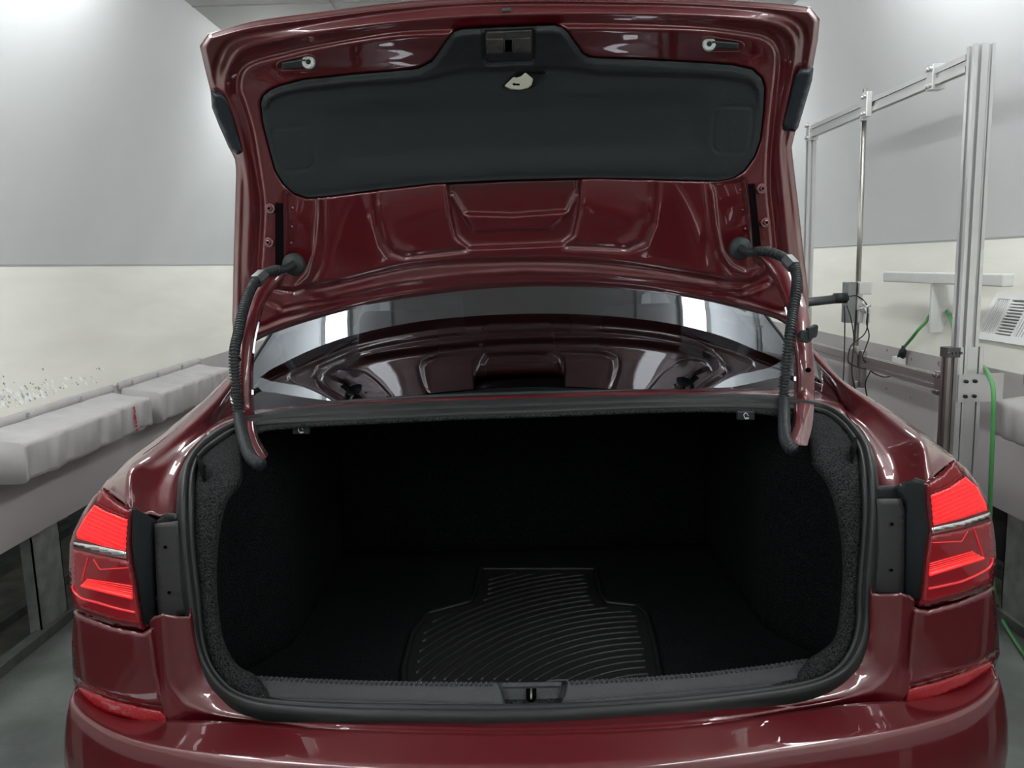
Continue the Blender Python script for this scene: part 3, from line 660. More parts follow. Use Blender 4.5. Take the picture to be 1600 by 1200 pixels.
for key, s in (('L', -1), ('R', 1)):
    d = data[key]; n = 46
    Sg, Cg, Mg, Eg = [spl(d[k_], n) for k_ in 'SCME']
    rows = []
    S3 = np.array([P(*q) for q in Sg]); C3 = np.array([P(*q) for q in Cg]); M3 = np.array([P(*q) for q in Mg]); E3 = np.array([P(*q) for q in Eg])
    bow = lambda a, b, f, h: a*(1-f)+b*f+np.array([0, 0, h])
    rows.append([p+np.array([s*.05, .02, -.12]) for p in S3]); rows.append([p+np.array([s*.030, .008, -.05]) for p in S3]); rows.append([p+np.array([s*.010, 0, -.015]) for p in S3]); rows.append(S3)
    rows.append([bow(p, q, .35, .008) for p, q in zip(S3, C3)]); rows.append([bow(p, q, .75, .006) for p, q in zip(S3, C3)]); rows.append([bow(p, q, .97, .001) for p, q in zip(S3, C3)])
    rows.append([bow(p, q, .06, -.006) for p, q in zip(C3, M3)])
    rows.append([bow(p, q, .5, -.005) for p, q in zip(C3, M3)]); rows.append(M3)
    rows.append([bow(p, q, .3, -.004) for p, q in zip(M3, E3)]); rows.append([bow(p, q, .6, .004) for p, q in zip(M3, E3)]); rows.append(E3)
    rows.append([p+np.array([-s*.01, .0, -.04]) for p in E3])
    qp = MB().grid(rows, flip=(s > 0)); 
    # flank, from the shoulder forward past the door
    prof = [(1.16, .80), (1.10, .865), (1.02, .905), (.92, .925), (.80, .935), (.65, .938), (.50, .935), (.35, .92), (.24, .88)]
    fr = []
    for y in (1.62, 1.72, 1.9, 2.15, 2.45, 2.9, 3.6, 4.4, 5.2, 5.7, 5.95):
        nose = float(sm((y-5.2)/.8)); fr.append([(X0+s*x*(1-.18*nose), y, z-(.10*nose if z > 1 else 0)-(0 if y > 1.9 else .02*(1.9-y)*(z > 1.0)*5)) for z, x in prof])
    qp.grid(fr, flip=(s < 0))
    quart[key] = qp.obj('quarter_panel', PAINT, car, solid=.003)

# --- tail lights
def lampgroup(key, outline, lit, chrome, lines, curve, lower, topband):
    out = patch('tail_light', outline, lambda u, v, o: T(u, v, o-.004), 5, LAMP_DK, car, lambda q: .006*(1-sm(dist(q, outline, True)/4)), solid=.018)
    lab(out, 'red tail light with a bright glowing upper segment')
    F = lambda e: (lambda u, v, o: T(u, v, o-e))
    rib = lambda q: -.0012*np.sin(q[:, 1]*2*math.pi/4.2 + (0.9 if key == 'L' else -.9)*q[:, 0]*.45)*sm((q[:, 1]-lit[-1][1]+46)/20)
    patch('lit_segment', lit, F(.0052), 3, LAMP_ON, out, rib, solid=.002)
    patch('dark_band', topband, F(.005), 5, LAMP_RED, out, solid=.002)
    patch('chrome_strip', chrome, F(.0065), 4, CHROME, out, solid=.004)
    patch('lower_lens', lower, F(.005), 5, LAMP_RED, out, solid=.002)
    sub = MB()
    n = 6
    A = lin(lines[0], 24); B = lin(lines[1], 24)
    for k_ in range(n):
        f = k_/(n-1); r = A*(1-f)+B*f; f0 = f*.0
        m = len(r); a_ = int(2*(1-f)); row = np.array([T(u, v, -.0068) for u, v in r])
        sub.tube(row, .0012+.0016*(k_ == n-1)+.0005*(k_ > 2), 6)
    sub.obj('glowing_lines', LAMP_ON, out)
    MB().tube(np.array([T(u, v, -.0065) for u, v in spl(curve, 50)]), .0022, 8).obj('light_guide', mat('light_guide', (.5, .01, .02), .3, 0, 1, emis=(1, .03, .04), es=.35) if 'light_guide' not in bpy.data.materials else bpy.data.materials['light_guide'], out)
    return out
lampgroup('L',
  [(160, 761), (183, 782), (206, 796), (204, 850), (207, 880), (215, 925), (224, 985), (200, 982), (175, 976), (137, 963), (115, 953), (110, 925), (108, 890), (109, 850), (115, 830), (130, 800), (145, 777)],
  [(147, 789), (165, 799), (199, 812), (197, 835), (196, 861), (160, 853), (120, 841), (119, 832), (132, 808)],
  [(113, 847), (150, 853), (196, 863), (197, 873), (150, 864), (115, 853)],
  [[(136, 905), (206, 916)], [(128, 915), (207, 934)]],
  [(113, 915), (116, 925), (128, 935), (150, 941), (180, 950), (211, 957)],
  [(113, 858), (150, 867), (200, 877), (210, 925), (218, 976), (175, 967), (137, 954), (117, 945), (113, 920), (111, 890)],
  [(158, 768), (181, 787), (202, 799), (199, 809), (170, 798), (149, 785)])
lampgroup('R',
  [(1492, 717), (1468, 741), (1444, 755), (1447, 790), (1451, 829), (1445, 872), (1437, 948), (1451, 949), (1499, 936), (1552, 915), (1557, 880), (1556, 850), (1552, 819), (1544, 787), (1528, 755), (1509, 731)],
  [(1509, 745), (1528, 762), (1540, 785), (1543, 797), (1500, 811), (1459, 821), (1457, 795), (1455, 774), (1485, 762)],
  [(1548, 801), (1504, 815), (1457, 825), (1457, 834), (1504, 824), (1546, 810)],
  [[(1453, 881), (1520, 862)], [(1452, 898), (1536, 872)]],
  [(1551, 872), (1549, 882), (1540, 891), (1507, 907), (1480, 914), (1451, 920)],
  [(1549, 815), (1504, 829), (1456, 838), (1449, 872), (1443, 940), (1453, 941), (1499, 928), (1548, 908), (1553, 880), (1552, 850)],
  [(1491, 724), (1470, 746), (1450, 758), (1453, 771), (1484, 759), (1504, 742)])
# fine inner contour lines of the lower segment (a bowl shape)
for key, pts in (('L', [(137, 872), (128, 907)]), ('L', [(146, 874), (156, 890), (201, 887)]), ('R', [(1521, 824), (1536, 868)]), ('R', [(1512, 830), (1503, 846), (1457, 848)])):
    par = [o for o in car.children if o.name.startswith('tail_light')][0 if key == 'L' else 1]
    MB().tube(np.array([T(u, v, -.0062) for u, v in lin(pts, 20)]), .0012, 6).obj('contour_line', bpy.data.materials['light_guide'], par)

# --- black brackets beside the lamps
def two(u, v, o): return P(u, v, 1.43+o)
A_L = [(207, 792), (246, 813), (241, 830), (244, 965), (226, 982), (218, 925), (209, 880), (206, 850)]
def slant(u0_, y0_, u1_, y1_): return lambda u, v, o: P(u, v, float(np.interp(u, *zip(*sorted([(u0_, y0_), (u1_, y1_)]))))+o)
trL = patch('lamp_side_bracket', A_L, slant(206, 1.405, 245, 1.45), 7, BLK, car, solid=.004)
bl = patch('bracket_plate', [(241, 819), (277, 815), (284, 885), (293, 961), (247, 965), (244, 900)], slant(241, 1.438, 290, 1.436), 7, mat('satin_grey_plate', (.045, .044, .045), .5), trL, solid=.004)
patch('bracket_cap', [(246, 812), (262, 802), (278, 804), (278, 818), (244, 820)], slant(245, 1.46, 278, 1.45), 6, BLK, trL, solid=.004)
for u, v in ((258, 855), (264, 926)): MB().cyl(P(u, v, 1.436), P(u, v, 1.432), .003, 12).obj('bolt_hole', BLACKHOLE, trL)
A_R = [(1429, 747), (1444, 752), (1448, 790), (1452, 829), (1446, 872), (1438, 947), (1411, 928), (1413, 792), (1400, 768), (1402, 758)]
trR = patch('lamp_side_bracket', A_R, slant(1405, 1.45, 1452, 1.405), 7, BLK, car, solid=.004)
patch('bracket_plate', [(1371, 780), (1408, 780), (1414, 797), (1412, 928), (1364, 928), (1371, 860)], slant(1370, 1.436, 1412, 1.438), 7, bpy.data.materials['satin_grey_plate'], trR, solid=.004)
patch('bracket_cap', [(1370, 760), (1402, 759), (1410, 781), (1370, 783)], slant(1370, 1.45, 1410, 1.46), 6, BLK, trR, solid=.004)
for u, v in ((1394, 819), (1393, 891)): MB().cyl(P(u, v, 1.436), P(u, v, 1.432), .003, 12).obj('bolt_hole', BLACKHOLE, trR)

# --- bumper
R0 = [(114, 1062), (122, 1082), (138, 1101), (168, 1119), (224, 1134), (290, 1128), (375, 1133), (465, 1141), (600, 1147), (820, 1151), (1000, 1145), (1100, 1138), (1240, 1116), (1315, 1106), (1377, 1097), (1401, 1104), (1465, 1093), (1515, 1073), (1550, 1048), (1560, 1022)]
R1 = [(104, 1093), (115, 1107), (140, 1130), (185, 1153), (245, 1168), (330, 1182), (431, 1190), (540, 1195), (680, 1199), (820, 1200), (940, 1197), (1040, 1191), (1190, 1175), (1290, 1161), (1360, 1151), (1415, 1141), (1490, 1120), (1527, 1104), (1556, 1080), (1566, 1058)]
n = 150
r0_ = spl(R0, n); r1_ = spl(R1, n)
b0 = []; b1 = []
for q in r0_:
    a_ = abs((q[0]-836)/724); zc = .7005-.012*float(sm((a_-.72)/.2)); p = Pz(q[0], q[1], zc); 
    if a_ > .74: t = T(q[0], q[1]); w = float(sm((a_-.74)/.12)); p = P(q[0], q[1], p[1]*(1-w)+t[1]*w)
    b0.append(p)
for q in r1_: b1.append(Pz(q[0], q[1], .688+.010*abs((q[0]-836)/730)**3))
b0, b1 = np.array(b0), np.array(b1)
def ext(b, dx, z):  # continue round the corner along the flank
    l = [(X0-HALF-dx, 2.05, z), (X0-HALF-dx+.003, 1.75, z), (X0-HALF-dx+.012, 1.58, z)]; r = [(X0+HALF+dx-.012, 1.58, z), (X0+HALF+dx-.003, 1.75, z), (X0+HALF+dx, 2.05, z)]
    return np.vstack([l, b, r])
b0 = smooth3(b0, 40); b1 = smooth3(b1, 40); b0 = smooth3(ext(b0, 0, .70), 4); b1 = smooth3(ext(b1, .02, .705), 4)
mid = b0*.5+b1*.5; 
bc = np.array([X0, 2.3, 0])
def outw(b, d, dz):
    t = np.gradient(b, axis=0); nrm = np.stack([t[:, 1], -t[:, 0], 0*t[:, 0]], 1); nrm /= np.linalg.norm(nrm, axis=1)[:, None]
    return b+nrm*d+np.array([0, 0, dz])
def cc(f, h): return b0*(1-f)+b1*f+np.array([0, 0, h])
rows = [b0+np.array([0, .012, -.02]), b0+np.array([0, .003, 0]), cc(.06, .0), cc(.3, .0004), cc(.55, .0006), cc(.8, .0006), cc(.96, .0004), b1, outw(b1, .003, -.005), outw(b1, .010, -.03), outw(b1, .018, -.07), outw(b1, .022, -.12), outw(b1, .02, -.2), outw(b1, .01, -.30), outw(b1, -.03, -.42), outw(b1, -.10, -.46)]
bm = MB().grid(rows)
cl_ = [(115, 955), (137, 964), (175, 978), (224, 988), (238, 979), (246, 1040), (258, 1104), (215, 1098), (175, 1089), (135, 1073), (114, 1060), (112, 1010)]
cr__ = [(1427, 948), (1440, 951), (1451, 952), (1499, 939), (1553, 917), (1559, 975), (1562, 1016), (1527, 1040), (1490, 1053), (1465, 1060), (1414, 1073), (1420, 1010)]
for o_ in (cl_, cr__):
    add_patch(bm, o_, lambda u, v, o: T(u, v, o-.006), 5, disp=lambda q, o_=o_: .006*(1-sm(dist(q, o_, True)/5)))
bump = bm.obj('bumper', PAINT, car, solid=.003)
# dark recess behind the reflectors and the reflectors
for o_ in ([(114, 1058), (135, 1070), (175, 1086), (258, 1101), (262, 1104), (290, 1128), (275, 1138), (224, 1137), (168, 1121), (135, 1100), (116, 1075)], [(1562, 1014), (1527, 1038), (1465, 1057), (1414, 1070), (1408, 1075), (1380, 1098), (1398, 1106), (1465, 1096), (1515, 1076), (1553, 1049), (1562, 1022)]):
    patch('reflector_recess', o_, lambda u, v, o: T(u, v, o+.010), 7, PAINT, bump, solid=.003)
for o_ in ([(121, 1074), (145, 1085), (175, 1096), (215, 1105), (252, 1112), (272, 1132), (224, 1129), (168, 1114), (145, 1103), (130, 1090)], [(1420, 1077), (1465, 1066), (1515, 1050), (1553, 1034), (1550, 1045), (1515, 1069), (1465, 1089), (1440, 1096), (1400, 1101)]):
    r_ = patch('reflector', o_, lambda u, v, o: T(u, v, o-.003), 4, REFL, bump, lambda q, o_=o_: .002*(1-sm(dist(q, o_, True)/2)), solid=.012)
    lab(r_, 'long red reflector')

# --- rear glass, roof and cabin
def gz(x, y): return 1.172+.70*(y-2.03)-.21*x*x-.12*x**4
def gw(y): return .867-.40*(y-2.225)
g = []
for f in np.linspace(0, 1, 30):
    row = []
    for s in np.linspace(-1, 1, 50):
        y0_ = 2.032+.193*s*s; y = y0_+(2.50-y0_)*f; x = gw(y)*s; row.append((X0+x, y, gz(x, y)-.0*f+(-.02*max(0, f-.7))))
    g.append(row)
rg = MB().grid(g, flip=False).obj('rear_window', GLASS, car)
lab(rg, 'sloping tinted rear window')
e = np.array(g[0]); MB().tube(e+np.array([0, -.006, -.002]), .006, 8).obj('window_seal', BLK, rg)
for s in (0, -1):
    e = np.array([r[s] for r in g]); MB().tube(e, .005, 8).obj('window_seal', BLK, rg)
# pillars from the shoulder to the roof
for s in (-1, 1):
    gp = []
    for f in np.linspace(0, 1, 16):
        y = 2.225+(2.50-2.225)*f; x = gw(y); z = gz(x, y)
        a_ = np.array((X0+s*x, y, z)); 
        o_ = np.array((X0+s*(.80+.04*(1-f)), y+.05+.25*f, 1.15+.01*f)); 
        row = [a_+np.array([0, 0, -.004]), a_*.96+o_*.04+np.array([0, 0, .006]), a_*.6+o_*.4+np.array([s*.015, 0, .012]), a_*.2+o_*.8+np.array([s*.008, 0, .0]), o_]
        gp.append(row)
    MB().grid(gp, flip=(s > 0)).obj('rear_pillar', PAINT, car, solid=.003)
roof = []
for y, z, w in ((2.49, 1.485, .735), (2.75, 1.50, .71), (3.1, 1.475, .67), (3.5, 1.485, .65), (3.9, 1.46, .63), (4.0, 1.445, .62)):
    roof.append([(X0+w*s, y, z-.08*s*s-.02*s**8) for s in np.linspace(-1, 1, 21)])
MB().grid(roof).obj('roof', PAINT, car, solid=.02)
ws = []
for y, z, w in ((4.0, 1.44, .62), (4.3, 1.30, .66), (4.65, 1.10, .71), (4.75, 1.04, .73)):
    ws.append([(X0+w*s, y-.08*s*s, z-.04*s*s) for s in np.linspace(-1, 1, 17)])
MB().grid(ws).obj('windshield', GLASS2, car)
hood = []
for y, z, w in ((4.72, 1.04, .86), (5.0, 1.0, .85), (5.4, .93, .82), (5.8, .82, .74), (5.95, .70, .68), (5.98, .3, .66)):
    hood.append([(X0+w*s, y-.06*s*s, z-.05*s*s) for s in np.linspace(-1, 1, 17)])
MB().grid(hood).obj('hood', PAINT, car, solid=.01)
for s in (-1, 1):
    sg = [[(X0+s*(.80-.13*f*1.0), y0_*(1-f)+y1_*f, 1.15+f*.25) for f in (0, .35, .7, 1)] for y0_, y1_ in ((2.35, 2.75), (2.8, 2.95), (3.4, 3.4), (4.0, 3.85), (4.7, 4.0))]
    MB().grid(sg, flip=(s < 0)).obj('side_window', GLASS2, car)
# wheels
for s in (-1, 1):
    for y in (2.48, 5.25):
        mb = MB(); prof = [(.19, -.10), (.30, -.105), (.325, -.09), (.33, -.03), (.33, .03), (.325, .09), (.30, .105), (.19, .10)]
        ww = [[(X0+s*.80+dx, y+r*math.cos(a), .33+r*math.sin(a)) for r, dx in prof] for a in np.linspace(0, 2*math.pi, 41)[:-1]]
        mb.grid(ww, close_u=True); w = mb.obj('wheel', mat('tyre', (.02, .02, .02), .8) if 'tyre' not in bpy.data.materials else bpy.data.materials['tyre'], car)
        mb = MB()
        for k_ in range(10):
            a = math.pi*2*k_/10; mb.cyl((X0+s*.885, y, .33), (X0+s*.885, y+.2*math.cos(a), .33+.2*math.sin(a)), .016, 8)
        mb.cyl((X0+s*.87, y, .33), (X0+s*.90, y, .33), .05, 20); mb.obj('wheel_rim', ALU, w)
MB().box((X0-.84, 1.62, .2), (X0+.84, 5.8, .24)).obj('underbody', DARKP, car, smooth=False)
# cabin: shelf, seats, head restraints
sh = [[(X0+x*w, y, z) for x in np.linspace(-1, 1, 12)] for y, z, w in ((2.04, 1.15, .74), (2.2, 1.165, .74), (2.5, 1.165, .72), (2.72, 1.165, .70))]
MB().grid(sh).obj('parcel_shelf', SEATD, car, solid=.012)
MB().box((X0-.11, 2.40, 1.172), (X0+.10, 2.50, 1.20)).obj('brake_light_housing', BLK, car, smooth=False, bevel=.006)
def pillow(cx, cy, z0, z1, w, d, m, name, par, taper=.9):
    rows = []
    for f in np.linspace(0, 1, 11):
        z = z0+(z1-z0)*f; e = (1-abs(2*f-1)**6)**.5 if 0 < f < 1 else .15; ww = w/2*(1-(1-taper)*f)*(.85+.15*e); dd = d/2*(.3+.7*e)
        rows.append([(cx+ww*np.sign(math.cos(a))*abs(math.cos(a))**.35, cy+dd*np.sign(math.sin(a))*abs(math.sin(a))**.7, z) for a in np.linspace(0, 2*math.pi, 33)[:-1]])
    mb = MB().grid(rows, close_v=True); k_ = len(rows[0]); mb.f += [tuple(range(k_))[::-1], tuple(range(10*k_, 11*k_))]
    return mb.obj(name, m, par)
hb = pillow(X0, 2.80, .75, 1.20, 1.30, .16, SEAT, 'rear_seat_back', car, .96)
for u0_, u1_, z0, z1 in ((559, 688, 1.19, 1.352), (752, 869, 1.19, 1.30), (935, 1066, 1.19, 1.352)):
    xa, xb = P(u0_, 530, 2.78)[0], P(u1_, 530, 2.78)[0]
    h = pillow((xa+xb)/2, 2.78, z0, z1, xb-xa, .10, SEAT, 'head_restraint', hb)
for s in (-1, 1):
    f_ = pillow(X0+s*.37, 3.65, .55, 1.16, .50, .16, SEAT, 'front_seat', car, .85)
    pillow(X0+s*.37, 3.66, 1.18, 1.38, .27, .10, SEAT, 'head_restraint', f_)

# ------------------------------------------------------------------ trunk lid
TOP = [(325, 53), (394, 34), (484, 21), (612, 5), (720, -3), (820, -7), (950, -6), (1070, -3), (1175, 3), (1240, 8), (1266, 11)]
LEFT = [(325, 53), (312, 72), (319, 103), (329, 142), (342, 185), (358, 231), (367, 249), (369, 266), (367, 330), (365, 400), (363, 500), (366, 548)]
BOT = [(366, 548), (394, 537), (412, 527), (460, 509), (526, 489.5), (580, 476), (640, 465.5), (730, 453.5), (820, 448), (897, 448), (995, 453), (1092, 468), (1157, 483), (1209, 497), (1229, 508), (1258, 525)]
RIGHT = [(1266, 11), (1281, 30), (1278, 62), (1270, 106), (1258, 150), (1243, 205), (1237, 231), (1241, 266), (1248, 325), (1255, 390), (1263, 455), (1264, 497), (1258, 525)]
def coons(nu, nv):
    t, b, l, r = spl(TOP, nu), spl(BOT, nu), lin(LEFT, nv), lin(RIGHT, nv)
    S_ = np.linspace(0, 1, nu)[None, :, None]; V_ = np.linspace(0, 1, nv)[:, None, None]
    return ((1-V_)*t[None]+V_*b[None]+(1-S_)*l[:, None]+S_*r[:, None]-((1-S_)*(1-V_)*t[0]+S_*(1-V_)*t[-1]+(1-S_)*V_*b[0]+S_*V_*b[-1]))
OUTL = np.vstack([spl(TOP, 60), lin(RIGHT, 60)[1:], spl(BOT, 60)[::-1][1:], lin(LEFT, 60)[::-1][1:-1]])
PANEL = [(372, 140), (376, 113), (394, 98), (440, 85), (487, 74), (612, 53), (706, 48), (820, 42), (900, 39), (1080, 43), (1165, 52), (1198, 60), (1213, 76), (1216, 100), (1211, 150), (1204, 215), (1201, 284), (1207, 351), (1210, 395), (1200, 425), (1160, 440), (1027, 420), (930, 409), (820, 406), (670, 412), (586, 427), (505, 446), (440, 450), (408, 430), (408, 380), (410, 320), (403, 266), (392, 205), (379, 160)]
LIN = [(408, 162), (412, 150), (423, 141), (437, 135), (475, 125), (550, 117), (612, 112), (653, 108), (675, 97), (688, 80), (703, 58), (710, 50), (720, 46.5), (760, 44), (834, 41), (866, 40), (878, 43), (887, 51), (897, 66), (909, 83), (918, 89), (931, 91), (987, 93), (1081, 97.5), (1144, 102), (1175, 109), (1189, 122), (1194, 137), (1192, 175), (1187, 219), (1178, 244), (1162, 266), (1144, 278), (1122, 282), (1050, 280), (925, 277), (800, 280), (675, 286), (581, 297), (519, 305), (481, 308), (459, 301), (444, 287), (431, 266), (422, 234), (412, 194)]
PANEL = spl(PANEL, 170, True)
def liddisp(q):
    d = np.zeros(len(q)); od = dist(q, OUTL, True)
    d += .030*(1-sm(od/9))                                   # rolled outer edge
    d += region(q, PANEL, -.016, 9)                          # raised inner pressing
    d += groove(q, PANEL, .007, 5, True)
    ring2 = [(352, 140), (360, 105), (380, 78), (440, 62), (560, 42), (700, 27), (820, 22), (960, 21), (1100, 25), (1200, 36), (1235, 55), (1240, 90), (1230, 150), (1218, 215), (1219, 267), (1227, 353), (1230, 420), (1205, 442), (1157, 456), (1027, 441), (930, 432), (820, 428), (730, 433), (610, 448), (520, 468), (442, 481), (412, 468), (390, 430), (389, 380), (391, 320), (386, 266), (374, 205)]
    ring2 = spl(ring2, 150, True)
    d += groove(q, ring2, -.009, 6, True)                    # ridge
    ring3 = [(338, 140), (342, 92), (365, 62), (440, 46), (560, 27), (700, 11), (820, 7), (960, 8), (1100, 11), (1215, 22), (1254, 45), (1254, 95), (1243, 150), (1229, 205), (1229, 240), (1238, 324), (1247, 390), (1250, 450), (1226, 486), (1157, 468), (1027, 448), (900, 440), (820, 439), (730, 444), (610, 458), (520, 479), (442, 497), (400, 511), (378, 480), (376, 400), (379, 320), (376, 260)]
    ring3 = spl(ring3, 150, True)
    d += groove(q, ring3, .007, 5, True)
    arc2 = [(415, 467), (442, 480), (520, 467), (610, 447), (730, 432), (820, 427.5), (930, 431), (1027, 440), (1125, 453), (1160, 455), (1200, 440)]
    d += groove(q, [(a, b+2) for a, b in arc2], .012, 4.5)
    d += region(q, LIN, .035, 7)
    # centre recess for the plate pocket
    C_ = [(690, 240), (698, 288), (704, 335), (713, 371), (733, 388), (878, 382), (896, 368), (905, 329), (908, 282), (912, 240)]
    d += region(q, C_, .030, 7); d += groove(q, C_[1:-1], -.004, 3)
    I_ = [(706, 240), (706, 305), (726, 338), (742, 361), (860, 358), (887, 334), (902, 299), (902, 240)]
    d += region(q, I_, -.012, 6)
    I2 = [(706, 240), (706, 300), (727, 334), (800, 336), (886, 330), (902, 297), (902, 240)]
    d += region(q, I2, .022, 6)
    for pl_ in ([(587, 300), (588, 325), (593, 353), (601, 380), (612, 394), (632, 401), (680, 396), (728, 390)], [(1022, 287), (1020, 320), (1016, 350), (1004, 377), (980, 388), (940, 386), (885, 384)]):
        d += groove(q, pl_, .007, 4); d += groove(q, [(a+(8 if a < 800 else -8), b-5) for a, b in pl_[1:-2]], -.003, 6)
    UL = [(446, 300), (494, 306), (496, 330), (490, 395), (480, 428), (462, 447), (436, 446), (445, 400)]
    UR = [(1110, 286), (1116, 300), (1121, 345), (1128, 392), (1144, 414), (1165, 424), (1186, 416), (1176, 380), (1162, 280)]
    for U in (UL, UR): d += region(q, U, .012, 7)
    for U in ([(506, 300), (505, 380), (500, 416), (486, 440), (460, 457), (430, 452)], [(1104, 286), (1112, 357), (1124, 403), (1144, 427), (1167, 431), (1196, 413)]): d += groove(q, U, .005, 3.5)
    return d
gp = coons(330, 210); flat = gp.reshape(-1, 2); dd = liddisp(flat)
vv = np.array([L(u, v, o) for (u, v), o in zip(flat, dd)]).reshape(gp.shape[0], gp.shape[1], 3)
mb = MB().grid(vv, flip=False); mb.f = face_cam(mb.v, mb.f[:1])[:1] and (mb.f if face_cam(mb.v, mb.f[:1])[0] == mb.f[0] else [tuple(reversed(f)) for f in mb.f])
lid = mb.obj('trunk_lid', PAINT, car); lab(lid, 'raised trunk lid showing its inner side')
# outer skin
gp = coons(60, 40); ou = []
for i, r in enumerate(gp):
    row = []
    for j, (u, v) in enumerate(r):
        e = min(1, min(i, 39-i)/6)*min(1, min(j, 59-j)/6); row.append(L(u, v, .030+.05*float(sm(e))))
    ou.append(row)
MB().grid(ou, flip=True).obj('outer_skin', PAINT, lid, solid=.001)

# liner
LREC = [(414, 172), (420, 158), (436, 148), (470, 141), (550, 133), (640, 127), (675, 121), (710, 112), (740, 109), (820, 107), (880, 105), (915, 111), (950, 115), (1050, 117), (1130, 121), (1170, 128), (1184, 142), (1187, 175), (1182, 219), (1173, 242), (1158, 262), (1142, 274), (1122, 278), (1050, 276), (925, 273), (800, 276), (675, 282), (581, 293), (519, 301), (483, 304), (463, 297), (448, 283), (436, 262), (427, 232), (418, 194)]
RR1 = [(426, 206), (431, 201), (478, 197), (484, 202), (491, 248), (488, 258), (481, 264), (447, 267), (440, 262), (432, 240)]
RR2 = [(1118, 172), (1123, 167), (1172, 166), (1177, 171), (1176, 200), (1171, 232), (1165, 238), (1122, 238), (1114, 231), (1113, 208)]
def lindisp(q):
    od = dist(q, LIN, True); d = -.016-.012*sm(od/10)
    d += region(q, LREC, .010, 9)
    d += region(q, [(525, 178), (560, 170), (820, 160), (1070, 152), (1095, 160), (1092, 225), (1060, 240), (820, 245), (560, 258), (530, 245)], .006, 40)
    for r_ in (RR1, RR2): d += groove(q, r_, .0025, 1.6, True)
    d += region(q, [(752, 41), (836, 38), (836, 90), (830, 98), (763, 101), (754, 92)], .012, 2.5)
    d += region(q, [(786, 136), (806, 116), (818, 112), (848, 112), (851, 117), (843, 130), (828, 138), (806, 141)], .016, 3)
    return d
v, f = fill(LIN, L, 3.2, lindisp); lin_o = link('lid_liner', v, face_cam(v, f), LINER, lid); lab(lin_o, 'black plastic liner on the lid with two pull panels')
# rim of the liner
# latch
def Lp(pts, off): return [L(u, v, off) for u, v in pts]
mb = MB(); mb.prism(Lp([(757, 46), (834, 43), (834, 88), (828, 94), (764, 96), (757, 90)], -.020), (0, .012, 0)); latch = mb.obj('latch', BLK, lin_o, smooth=False, bevel=.002)
mb = MB(); mb.hexa(Lp([(760, 62), (786, 62), (786, 82), (762, 82)], -.034), Lp([(758, 56), (787, 55), (787, 84), (760, 85)], -.018)); mb.hexa(Lp([(803, 61), (828, 60), (828, 81), (803, 82)], -.034), Lp([(802, 55), (832, 54), (831, 83), (802, 84)], -.018))
mb.hexa(Lp([(762, 51), (829, 48), (829, 59), (760, 61)], -.030), Lp([(760, 49), (832, 46), (832, 61), (758, 62)], -.018))
for f_ in range(len(mb.f)): pass
lab(mb.obj('latch_cover', mat('scuffed_plastic', (.075, .070, .068), .42, var=.35, vscale=60), lin_o, smooth=False, bevel=.002), 'scuffed grey latch cover')
mb = MB(); mb.prism(Lp([(787, 60), (802, 60), (801, 80), (788, 80)], -.026), (0, .004, 0)); mb.obj('latch_claw', CHROME, lin_o, smooth=False)
mb = MB(); mb.prism(Lp([(789, 63), (800, 63), (800, 80), (789, 80)], -.0275), (0, .004, 0)); mb.obj('latch_slot', BLACKHOLE, lin_o, smooth=False)
# pale emergency pull with arrow
HP = [(788, 134), (802, 120), (808, 121), (814, 119), (821, 113), (833, 123), (831, 132), (825, 137), (812, 140), (797, 139)]
o = MB().prism(Lp(HP, -.026), (0, .010, 0)).obj('release_handle', HANDLEW, lin_o, smooth=False, bevel=.002); lab(o, 'pale release handle with a black arrow')
MB().prism(Lp([(800, 131.5), (804, 128.8), (804, 130.4), (812, 130.6), (812, 133.6), (804, 133), (804, 134.3)], -.0268), (0, .001, 0)).obj('arrow', BLACKHOLE, o, smooth=False)
MB().tube(np.array(Lp(spl([(786, 137), (800, 141.5), (816, 142.5), (832, 139), (845, 130), (851, 117)], 40), -.020)), .0016, 8).obj('cavity_rim', BLK, lin_o)
